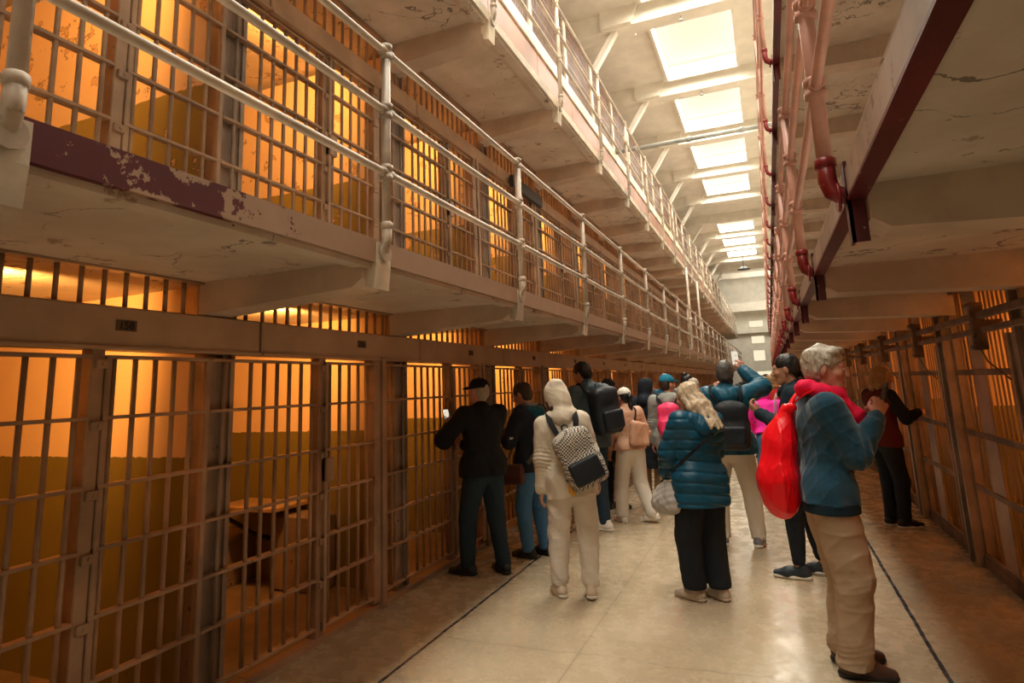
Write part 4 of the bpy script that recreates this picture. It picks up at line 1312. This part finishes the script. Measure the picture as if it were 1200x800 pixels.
D = Sdf(.03); c = T((-.235, .13, .80)); Rb = f.Rt @ rotm('Z', .3) @ rotm('Y', .25)
D.el(c, (.055, .125, .12), Rb); D.el(c + Rb @ A3((0, .01, -.04)), (.06, .13, .085), Rb); D.disp = lambda P, fo=folds(.008, 30, 45): fo(P) + .004 * np.sin(P[:, 2] * 90) * np.sin((P[:, 0] + P[:, 1]) * 90)
grow('bag_body', D, .0065, C['silver'], t)
strap('bag_strap', C['strapblack'], [(c + Rb @ A3((0, -.08, .10)), (-1, 0, 0)), (T((-.235, .02, 1.02)), (-1, -.3, 0)), (T((-.14, -.16, 1.20)), (-.3, -1, 0)), (T((.03, -.19, 1.33)), (0, -1, .3)), (T((.12, -.09, 1.475)), (0, -.3, 1)), (T((.135, .07, 1.43)), (0, 1, .5)), (T((0, .19, 1.2)), (0, 1, 0)), (T((-.16, .19, 1.0)), (-.6, 1, 0)), (c + Rb @ A3((0, .08, .10)), (-1, 0, 0))], .025, .004, t)

# ---- person in cream hooded tracksuit with checked backpack
f = Fig(1.60, (-1.53, 4.75), R_(24), 'person in cream hooded sweatshirt and cream trousers walking away with a checked backpack', SK, h=.0065, lean=.05, side=-.11, bulk=1.02, sh=.165, head=(R_(22), .05, -.05), hip=(.03, 0, 0),
        feet=[(-.105, .05, .30, 0), (.14, -.04, -.12, .01)],
        L=dict(w=(-.27, .06, .83), e=(-.4, -1, 0), pose='relax'), R=dict(w=(.24, .14, .85), e=(.4, -1, 0), pose='relax'))
f.body()
f.top('hooded_sweatshirt', C['beige'], t=.024, hem=.80, amp=.008, seed=51, cuff=.98)
D = Sdf(.03); hp = f.hp; S = f.S; T = f.T
D.el(hp((0, -.02, .04)), A3((.105, .125, .118)) * S, f.Rh); D.el(hp((0, -.05, -.05)), A3((.100, .105, .11)) * S, f.Rh, k=.05)
D.chain([T((-.10, -.03, 1.46)), T((0, -.085, 1.455)), T((.10, -.03, 1.46))], [.055, .06, .055], k=.05)
D.el(hp((0, -.075, .13)), A3((.05, .05, .035)) * S, f.Rh, k=.04)
D.el(hp((0, .125, -.015)), A3((.080, .12, .115)) * S, f.Rh, op='s', k=.02)
D.disp = folds(.008, 26, 52, (1, 1, .7)); grow('hood', D, .0065, C['beige'], f.root)
f.hair(H_BROWN, 'lob', seed=54)
f.bottom('trousers', C['beige_p'], t=.030, t2=.038, upto=.91, amp=.013, freq=18, seed=53)
f.shoes(plain('cream_trainer', (.62, .50, .38), .6), SOLE_W)
N = Nodes('checked_canvas')
ck = N.n('ShaderNodeTexChecker'); ck.inputs['Scale'].default_value = 80; N.l(N.co(), ck.inputs['Vector']); ck.inputs['Color1'].default_value = (.60, .54, .45, 1); ck.inputs['Color2'].default_value = (.014, .014, .016, 1)
C['checked'] = N.done(ck.outputs['Color'], .8)
C['checkstrap'] = C['checked']
t = backpack(f, 'black and cream checked backpack with a black front pocket on the cream hooded person', C['checked'], C['strapblack'], size=(.165, .080, .235), at=(.075, -.215, 1.115), roll=-.30, tilt=.04, pocket=C['packblack'], seed=55, t_shirt=.028)
cc = f.T((.075, -.215, 1.115)); Rb = f.Rt @ rotm('Y', -.30)
mb = MB(); Mx = Matrix.Translation(tuple(cc + Rb @ A3((.0, -.095, .10)) * f.S)) @ Matrix((Rb @ rotm('Y', .78)).tolist()).to_4x4()
mb.bbox(-.022, .022, -.004, .004, -.022, .022, .002, Mx); mb.build('diamond_patch', MAT('blue_grey_patch', (.08, .14, .18), .6), t)
mb = MB(); mb.tube([cc + Rb @ A3((-.14, .02, -.12)), cc + Rb @ A3((-.165, .02, -.19)), cc + Rb @ A3((-.15, .02, -.23))], [.012, .02, .012], 8); mb.build('yellow_tag', MAT('yellow_tag', (.75, .36, .02), .5), t)

# ---- man in black cap
f = Fig(1.67, (-2.43, 5.12), R_(58), 'man in black cap and black sweatshirt photographing into the cell', SK4, h=.0065, lean=.02, bulk=1.12, sh=.19, head=(R_(18), 0, 0),
        feet=[(-.14, .09, .60, 0), (.13, -.09, -.05, 0)],
        L=dict(w=(-.20, .27, 1.30), e=(-1, -.3, -.9), hd=(.1, .35, .93), pn=(.4, .6, .2), pose='phone'),
        R=dict(w=(-.02, .29, 1.13), e=(.45, -.6, -1), hd=(-.75, .5, .3), pn=(-.5, .2, .8), pose='grip'))
f.body()
f.top('sweatshirt', C['black'], t=.030, hem=.86, amp=.007, seed=61, collar=.015)
f.bottom('jeans', C['jeans_dark'], t=.022, t2=.030, upto=.99, amp=.006, seed=62)
f.shoes(SH_BLACK, SOLE_B); f.hair(H_GREY, 'short', vol=.25, seed=63); f.cap(C['black'])
phone(f, f.T((-.185, .335, 1.40)), frame(unit((-.06, .30, .95)), unit((.25, -1, .3))), 'phone with bright screen held up at the bars by the man in black cap', SCREEN)
mb = MB(); c0 = f.T((.20, -.135, 1.17)); u0 = unit(f.Rt @ A3((.85, .5, 0))); n0 = unit(f.Rt @ A3((.5, -.85, 0)))
x = -.035
for wd, hh in ((.010, .022), (.008, .014), (.008, .014), (.008, .014), (.008, .016)):
    a = c0 + u0 * x + n0 * .035
    mb.box(0, wd, 0, .003, 0, hh, Matrix.Translation(tuple(a)) @ Matrix(np.stack([u0, n0, A3((0, 0, 1))], 1).tolist()).to_4x4()); x += wd + .006
mb.build('small_white_print', MAT('white_print', (.6, .58, .55), .8), f.root)

# ---- man in dark navy jacket with phone and shoulder bag
f = Fig(1.63, (-2.20, 5.74), R_(76), 'man in dark navy jacket with grey collar looking at his phone beside the bars', SK4, h=.0065, lean=.03, bulk=1.08, head=(R_(6), .30, 0),
        feet=[(-.09, .03, .12, 0), (.09, -.06, -.1, 0)],
        L=dict(w=(-.10, .27, 1.22), e=(-.8, -.5, -.8), hd=(.2, .6, .75), pn=(.5, .5, .5), pose='phone'),
        R=dict(w=(.08, .27, 1.14), e=(.8, -.5, -.8), hd=(-.6, .7, .4), pn=(-.3, .3, .8), pose='grip'))
f.body()
f.top('jacket', C['navy'], t=.030, hem=.84, amp=.007, seed=71)
D = Sdf(.02); T = f.T
D.chain([T((-.075, .055, 1.50)), T((-.08, -.03, 1.505)), T((0, -.075, 1.50)), T((.08, -.03, 1.505)), T((.075, .055, 1.50))], [.022] * 5); D.disp = folds(.004, 40, 7); grow('collar', D, .0065, C['greyknit'], f.root)
D = Sdf(.03); D.chain([T((-.10, -.05, 1.45)), T((0, -.13, 1.41)), T((.10, -.05, 1.45))], [.042, .05, .042]); D.disp = folds(.006, 30, 9); grow('hood', D, .0065, C['teal_lining'], f.root)
f.bottom('jeans', C['jeans'], t=.020, t2=.026, upto=.98, amp=.008, seed=72); f.shoes(SH_BLACK, SOLE_B, high=.02); f.hair(H_BROWN, 'short', vol=.9, seed=73)
mb = MB()
for x in (-1, 1): mb.tube([f.hp((x * .079, .0, .012)), f.hp((x * .074, .085, .012)), f.hp((x * .05, .108, .010)), f.hp((x * .012, .113, .010))], .0028, 6)
mb.tube([f.hp((-.012, .113, .010)), f.hp((.012, .113, .010))], .0028, 6); mb.build('glasses', MAT('black_frame', (.01, .01, .01), .3), f.root)
phone(f, f.T((-.085, .345, 1.315)), frame(unit((0, .55, .83)), unit((.1, -.8, .5))), 'dark phone held by the man in navy jacket with grey collar')
t = bag_root(f, 'shoulder_bag', 'dark brown shoulder bag on an olive strap at the navy jacket man\'s hip', 'bag')
D = Sdf(.02); c = T((-.26, .08, .83)); Rb = f.Rt @ rotm('Z', .2); D.box(c, (.05, .13, .09), Rb, .035); D.box(c + Rb @ A3((-.03, 0, .03)), (.028, .13, .06), Rb, .02); D.disp = folds(.003, 30, 75); grow('bag_body', D, .0065, C['brownleather'], t)
strap('bag_strap', C['olive'], [(c + Rb @ A3((.02, -.12, .06)), (-1, -.3, 0)), (T((-.18, -.14, 1.0)), (-.6, -1, 0)), (T((.0, -.19, 1.22)), (0, -1, 0)), (T((.11, -.10, 1.47)), (0, -.5, 1)), (T((.125, .06, 1.45)), (0, .8, .8)), (T((.02, .175, 1.25)), (0, 1, 0)), (T((-.16, .17, 1.0)), (-.6, 1, 0)), (c + Rb @ A3((.02, .12, .06)), (-1, .3, 0))], .04, .004, t)

# ---- tall man with black backpack
f = Fig(1.84, (-1.90, 6.86), R_(52), 'tall man in slate jacket with a large black backpack, looking down to the left', SK4, h=.008, lean=.03, bulk=1.0, sh=.185, head=(R_(22), .30, 0),
        feet=[(-.10, .04, .25, 0), (.06, -.06, .35, 0)], L=dict(w=(-.16, .22, 1.03), e=(-.5, -1, -.4)), R=dict(w=(.14, .26, 1.08), e=(.6, -1, -.4)))
f.body(); f.top('jacket', C['slate'], t=.030, hem=.84, amp=.009, seed=81, collar=.03, hood=True); f.bottom('jeans', C['jeans_dark'], t=.018, t2=.022, amp=.006, seed=82)
f.shoes(SH_WHITE, SOLE_W); f.hair(H_BLACK, 'short', vol=1.1, seed=83)
backpack(f, 'large black backpack worn by the tall man in slate jacket', C['packblack'], C['packblack'], size=(.155, .095, .235), at=(.03, -.225, 1.22), roll=-.12, pocket=C['packblack'], seed=84, t_shirt=.034)
# ---- person in dark clothes beyond him
f = Fig(1.64, (-1.96, 8.0), R_(-20), 'person with dark hair and dark clothes half hidden behind the tall man', SK3, h=.01, head=(R_(-40), 0, 0), bulk=1.0)
f.body(); f.top('jacket', C['black'], hem=.84, seed=86); f.bottom('trousers', C['blackp'], seed=87); f.shoes(SH_BLACK, SOLE_B); f.hair(H_BLACK, 'short', vol=.9, seed=88)
# ---- woman in tan jacket, white cap, cream trousers, striding
f = Fig(1.52, (-1.58, 7.34), R_(42), 'woman in tan jacket, white cap and cream trousers striding along the cells', SK2, h=.008, lean=.06, bulk=.98, sh=.16, head=(R_(6), .05, 0),
        feet=[(-.13, .10, .1, 0), (.19, -.12, .62, .03, -.20)], L=dict(w=(-.20, .20, .92), e=(-.4, -1, 0)), R=dict(w=(.17, .20, 1.02), e=(.5, -1, -.3)))
f.body(); f.top('jacket', C['tan'], t=.026, hem=.93, amp=.010, seed=91, collar=.02); f.bottom('trousers', C['beige_p'], t=.030, t2=.048, upto=.95, amp=.006, seed=92)
f.shoes(SH_WHITE, SOLE_W); f.hair(H_BLACK, 'tail', vol=.6, seed=93); f.cap(C['whitecap'], gap=False)
strap_t = bag_root(f, 'jacket_back', 'crinkled tan jacket back with a thin black strap on the woman in white cap', 'bag')  # added shape for the jacket's crinkled back and strap, not a separate bag
T = f.T; D = Sdf(.03); D.box(T((.06, -.185, 1.13)), (.125, .04, .135), f.Rt @ rotm('Y', .1), .035); D.disp = folds(.018, 20, 94); grow('bag_body', D, .008, C['tan'], strap_t)
strap('bag_strap', C['strapblack'], [(T((-.02, -.19, 1.26)), (0, -1, 0)), (T((.06, -.13, 1.42)), (0, -.8, .6)), (T((.09, -.02, 1.48)), (0, 0, 1)), (T((.10, .09, 1.40)), (0, 1, .3)), (T((.17, .09, 1.2)), (1, .6, 0)), (T((.18, -.10, 1.10)), (1, -.6, 0))], .022, .005, strap_t)
# ---- person in long black hooded coat
f = Fig(1.62, (-1.56, 8.46), R_(-12), 'person in long black hooded coat facing away with head turned right', SK2, h=.009, bulk=1.05, sh=.17, head=(R_(-38), .02, 0))
f.body()
def ex(D, f=f): D.rc(f.T((0, 0, .95)), f.T((0, 0, .45)), .165, .20, flat=(f.Rt @ A3((0, 1, 0)), .85), k=.05)
f.top('long_coat', C['coat'], t=.030, hem=.50, amp=.008, seed=96, extra=ex)
D = Sdf(.03); hp = f.hp; S = f.S; T = f.T
D.el(hp((0, -.02, .035)), A3((.098, .118, .112)) * S, f.Rh); D.el(hp((0, -.04, -.06)), A3((.095, .10, .12)) * S, f.Rh, k=.05); D.chain([T((-.12, 0, 1.44)), T((0, -.10, 1.43)), T((.12, 0, 1.44))], [.055, .07, .055], k=.06)
D.el(hp((0, .12, -.02)), A3((.072, .10, .10)) * S, f.Rh, op='s', k=.02); D.disp = folds(.006, 26, 97); grow('hood', D, .009, C['coat'], f.root)
f.bottom('trousers', cloth('tan_trouser_cloth', (.34, .22, .13)), t=.02, t2=.03, seed=98); f.shoes(SH_GREY, SOLE_W)
# ---- man in teal cap with pink backpack
f = Fig(1.655, (-1.20, 7.97), R_(6), 'man in teal cap and grey hoodie carrying a bright pink backpack', SK4, h=.008, bulk=1.05, head=(R_(-46), .0, 0), sh=.18,
        feet=[(-.10, .05, .2, 0), (.10, -.04, -.2, 0)], L=dict(w=(-.24, .06, .84), e=(-.5, -1, 0)), R=dict(w=(.20, .22, .98), e=(.6, -1, -.3)))
f.body(); f.top('hoodie', C['greyhood'], t=.026, hem=.84, amp=.007, seed=101, hood=True); f.bottom('trousers', C['khaki'], t=.024, t2=.03, seed=102); f.shoes(SH_WHITE, SOLE_W); f.hair(H_BROWN, 'short', vol=.5, seed=103); f.cap(C['tealcap'], gap=False)
backpack(f, 'bright pink backpack on the man in teal cap', C['pink'], C['strapblack'], size=(.135, .075, .20), at=(.0, -.205, 1.18), pocket=C['pink'], seed=104, vol=1.6, t_shirt=.03, handle=False)
# ---- man in petrol jacket raising his phone
f = Fig(1.765, (-.47, 6.55), R_(4), 'man in petrol blue jacket and pale trousers raising his phone above the crowd', SK4, h=.0075, lean=.02, bulk=1.12, sh=.19, head=(R_(0), -.12, .05),
        feet=[(-.10, .02, .18, 0), (.22, .0, -.22, 0)], hip=(.05, 0, -.01),
        R=dict(w=(.19, .30, 1.66), e=(1.0, .25, -.45), hd=(-.12, .25, .95), pn=(-.6, .7, 0), pose='phone'), L=dict(w=(-.10, .32, 1.46), e=(-.6, .1, -1), hd=(.3, .3, .9), pn=(.7, .6, 0), pose='phone'))
f.body(); f.top('jacket', C['bluejkt'], t=.034, hem=.855, amp=.009, freq=22, seed=111, collar=.02, loose=1.3)
D = Sdf(.03); T = f.T; D.chain([T((-.13, -.03, 1.465)), T((-.07, -.12, 1.44)), T((.05, -.14, 1.43)), T((.13, -.04, 1.465))], [.045, .055, .058, .045]); D.rc(T((-.04, -.15, 1.38)), T((.05, -.15, 1.38)), .05, k=.05); D.disp = folds(.009, 26, 112); grow('hood', D, .0075, C['bluejkt'], f.root)
f.bottom('trousers', C['khaki'], t=.026, t2=.034, amp=.008, upto=.97, seed=113); f.shoes(SH_GREY, SOLE_W); f.hair(H_SALT, 'short', vol=1.1, seed=114)
backpack(f, 'black backpack on the man in petrol blue jacket raising his phone', C['packblack'], C['strapblack'], size=(.15, .085, .215), at=(.03, -.225, 1.13), pocket=C['packblack'], seed=115, t_shirt=.038)
phone(f, f.T((.13, .335, 1.79)), frame(unit((-.05, .1, 1)), unit((0, -1, .1))), 'phone with lit screen raised overhead in the middle of the crowd', SCREEN)
# ---- woman reaching to the bars on the right
f = Fig(1.65, (1.05, 7.67), R_(-62), 'woman with golden hair in maroon top and black trousers reaching to the right-hand bars', SK2, h=.008, lean=.05, bulk=1.0, sh=.17, head=(R_(-8), .12, 0),
        feet=[(-.08, .02, .1, 0), (.08, .06, -.12, 0)], R=dict(w=(.13, .34, 1.235), e=(.5, -.3, -1), hd=(0, 1, 0), pn=(-.5, 0, -.8), pose='point'), L=dict(w=(-.13, .40, 1.24), e=(-.5, -.3, -1), hd=(.2, 1, 0), pn=(.4, 0, -.9), pose='point'))
f.body(); f.top('sweater', C['maroon'], t=.028, hem=.86, amp=.006, seed=121, arms='')
D = Sdf(.02)
for n in 'LR': f.arm(D, n, .02, upto=.97)
D.disp = folds(.004, 30, 122); grow('sleeves', D, .008, C['black'], f.root)
f.bottom('trousers', C['blackp'], t=.020, t2=.028, seed=123); f.shoes(SH_BLACK, SOLE_W); f.hair(H_GOLD, 'lob', vol=1.2, seed=124)
# ---- child in fuchsia jacket
f = Fig(1.50, (-.07, 8.75), R_(14), 'person in fuchsia hooded top and blue jeans half hidden beyond the hoodie woman', SK2, h=.009, bulk=1.05, head=(R_(10), .45, 0), lean=.22, L=dict(w=(-.12, .26, 1.1), e=(-1, -.3, -.6)), R=dict(w=(.12, .26, 1.1), e=(1, -.3, -.6)))
f.body(); f.top('hooded_jacket', C['fuchsia'], t=.032, hem=1.0, seed=131)
D = Sdf(.03); hp = f.hp; S = f.S; D.el(hp((0, -.02, .03)), A3((.105, .125, .115)) * S, f.Rh); D.el(hp((0, -.06, -.06)), A3((.10, .10, .10)) * S, f.Rh, k=.05); D.el(hp((0, .12, -.02)), A3((.078, .10, .10)) * S, f.Rh, op='s'); D.disp = folds(.007, 26, 133); grow('hood', D, .009, C['fuchsia'], f.root)
f.bottom('jeans', C['jeans'], t=.030, t2=.045, seed=132); f.shoes(SH_WHITE, SOLE_W)
# ---- three people beyond, heads showing over the others
def extra_person(H, loc, face, label, sk, topm, botm, hairm, style, seed, head=(0, 0, 0), h=.011, group=None, hem=.84):
    f = Fig(H, loc, face, label, sk, h=h, head=head, hands=h < .012, bulk=1.0 + .08 * math.sin(seed), group=group,
            L=dict(w=(-.16, .24, 1.0 + .1 * math.sin(seed * 3)), e=(-.5, -1, -.3)), R=dict(w=(.2, .1, .88 + .1 * math.cos(seed * 2)), e=(.5, -1, -.2)))
    f.body(face=h < .012); f.top('jacket', topm, t=.024, hem=hem, seed=seed); f.bottom('trousers', botm, t=.022, seed=seed + 1); f.shoes(SH_BLACK if seed % 2 else SH_WHITE, SOLE_W); f.hair(hairm, style, seed=seed + 2)
    return f
extra_person(1.60, (-1.0, 9.1), R_(8), 'grey-haired person behind the fair-haired woman, only the head showing', SK4, C['greycoat'], C['blackp'], H_GREY, 'short', 141)
extra_person(1.66, (-1.17, 9.75), R_(-50), 'person with dark top bun behind the grey-haired visitor', SK2, C['black'], C['jeans_dark'], H_BLACK, 'bun', 144)
extra_person(1.70, (-1.62, 10.5), R_(-5), 'person in blue jacket directly behind the man in teal cap', SK4, C['bluejkt'], C['jeans_dark'], H_SALT, 'short', 147)
crowd = [(1.60, -.42, 15.6, 'distant person in pale shirt below the raised phone', 'whitetop'), (1.52, -.30, 13.4, 'distant person in brown jacket right of the raised phone', 'brownjkt'),
         (1.58, -.14, 17.5, 'distant person in grey jacket in the crowd under the end wall', 'greycoat'), (1.62, .02, 11.8, 'distant person with golden hair in red jacket just past the fuchsia hooded top', 'redtop'),
         (1.70, -.75, 21.5, 'distant person in black jacket far down the corridor', 'black'), (1.66, -.5, 26.5, 'distant person in navy jacket farthest down the corridor', 'navy'),
         (1.64, -.75, 13.0, 'distant person in teal jacket left of the raised phone', 'puffer'), (1.60, .18, 20.5, 'distant person in tan jacket near the right-hand cells', 'tan'), (1.68, -.12, 23.5, 'distant person in slate jacket far behind the crowd', 'slate')]
hs = [H_BLACK, H_BROWN, H_GREY, H_GOLD, H_BLACK, H_SALT, H_BLACK, H_BLOND, H_BROWN]
for i, (H, x, y, lab, cn) in enumerate(crowd):
    extra_person(H, (x, y), R_((i * 47) % 360 - 150), lab, (SK, SK2, SK4)[i % 3], C[cn], (C['jeans'], C['blackp'], C['khaki'])[i % 3], hs[i], ('short', 'long', 'short', 'lob')[i % 4], 150 + 3 * i, h=.014, group='distant visitors')
# ================================================================== light and camera
W = bpy.data.worlds.new('World'); SC.world = W; W.use_nodes = True
W.node_tree.nodes['Background'].inputs[0].default_value = (1.0, .82, .58, 1)
W.node_tree.nodes['Background'].inputs[1].default_value = .3

def lamp(kind, loc, energy, col, **kw):
    l = bpy.data.lights.new('lamp', kind); l.energy = energy; l.color = col
    for k, v in kw.items(): setattr(l, k, v)
    o = bpy.data.objects.new('lamp', l); o.location = loc; COL.objects.link(o); return o
DAY = (1.0, .94, .80)
for a, b in SKY:
    o = lamp('AREA', ((SKX0 + SKX1) / 2, (a + b) / 2, ZC + .22), 300, DAY, shape='RECTANGLE', size=SKX1 - SKX0 - .1, size_y=b - a - .1)
WARM = (1.0, .42, .09)
o = lamp('AREA', (.4, 46.5, 9.0), 260, DAY, shape='RECTANGLE', size=3, size_y=3); o.rotation_euler = (R_(55), 0, 0)  # unseen lamp added high up to brighten the end wall
def shaded(loc, aim, energy):
    o = lamp('SPOT', loc, energy, WARM, shadow_soft_size=.07, spot_size=R_(158), spot_blend=.55)
    o.rotation_euler = (Vector(aim) - Vector(loc)).to_track_quat('-Z', 'Y').to_euler()
for k in range(-1, NC - 4):
    y = 1.72 + P * k
    shaded((-3.22, y - .1, 2.12), (-4.6, y + .35, 1.95), 88)
    shaded((-3.22, y - .1, 4.45), (-4.6, y + .35, 4.2), 110)
for k in range(0, 22):
    shaded((1.95, 3.5 + P * k, 2.08), (3.4, 3.9 + P * k, 1.6), 185)

cd = bpy.data.cameras.new('camera'); cam = bpy.data.objects.new('camera', cd); COL.objects.link(cam); SC.camera = cam
yaw, pitch, roll, F, CY = .386154, .172604, -.0405413, 718.917, 327.863
fw = Vector((-math.sin(yaw) * math.cos(pitch), math.cos(yaw) * math.cos(pitch), math.sin(pitch)))
r0 = Vector((math.cos(yaw), math.sin(yaw), 0)); u0 = r0.cross(fw)
rt = r0 * math.cos(roll) + u0 * math.sin(roll); up = -r0 * math.sin(roll) + u0 * math.cos(roll)
R3 = Matrix((rt, up, -fw)).transposed()
cam.matrix_world = Matrix.Translation((0, 0, 1.58)) @ R3.to_4x4()
cd.sensor_width = 36; cd.lens = F * 36 / 1200; cd.shift_y = -(400 - CY) / 1200
cd.clip_start = .05; cd.clip_end = 200
vs = SC.view_settings
SC.display_settings.display_device = 'sRGB'
vs.view_transform = 'Standard'; vs.look = 'None'; vs.gamma = 1; vs.use_curve_mapping = False
vs.exposure = 0.0
SC.cycles.max_bounces = 8; SC.cycles.diffuse_bounces = 5; SC.cycles.glossy_bounces = 3
SC.cycles.sample_clamp_indirect = 4.0
SC.cycles.use_denoising = True
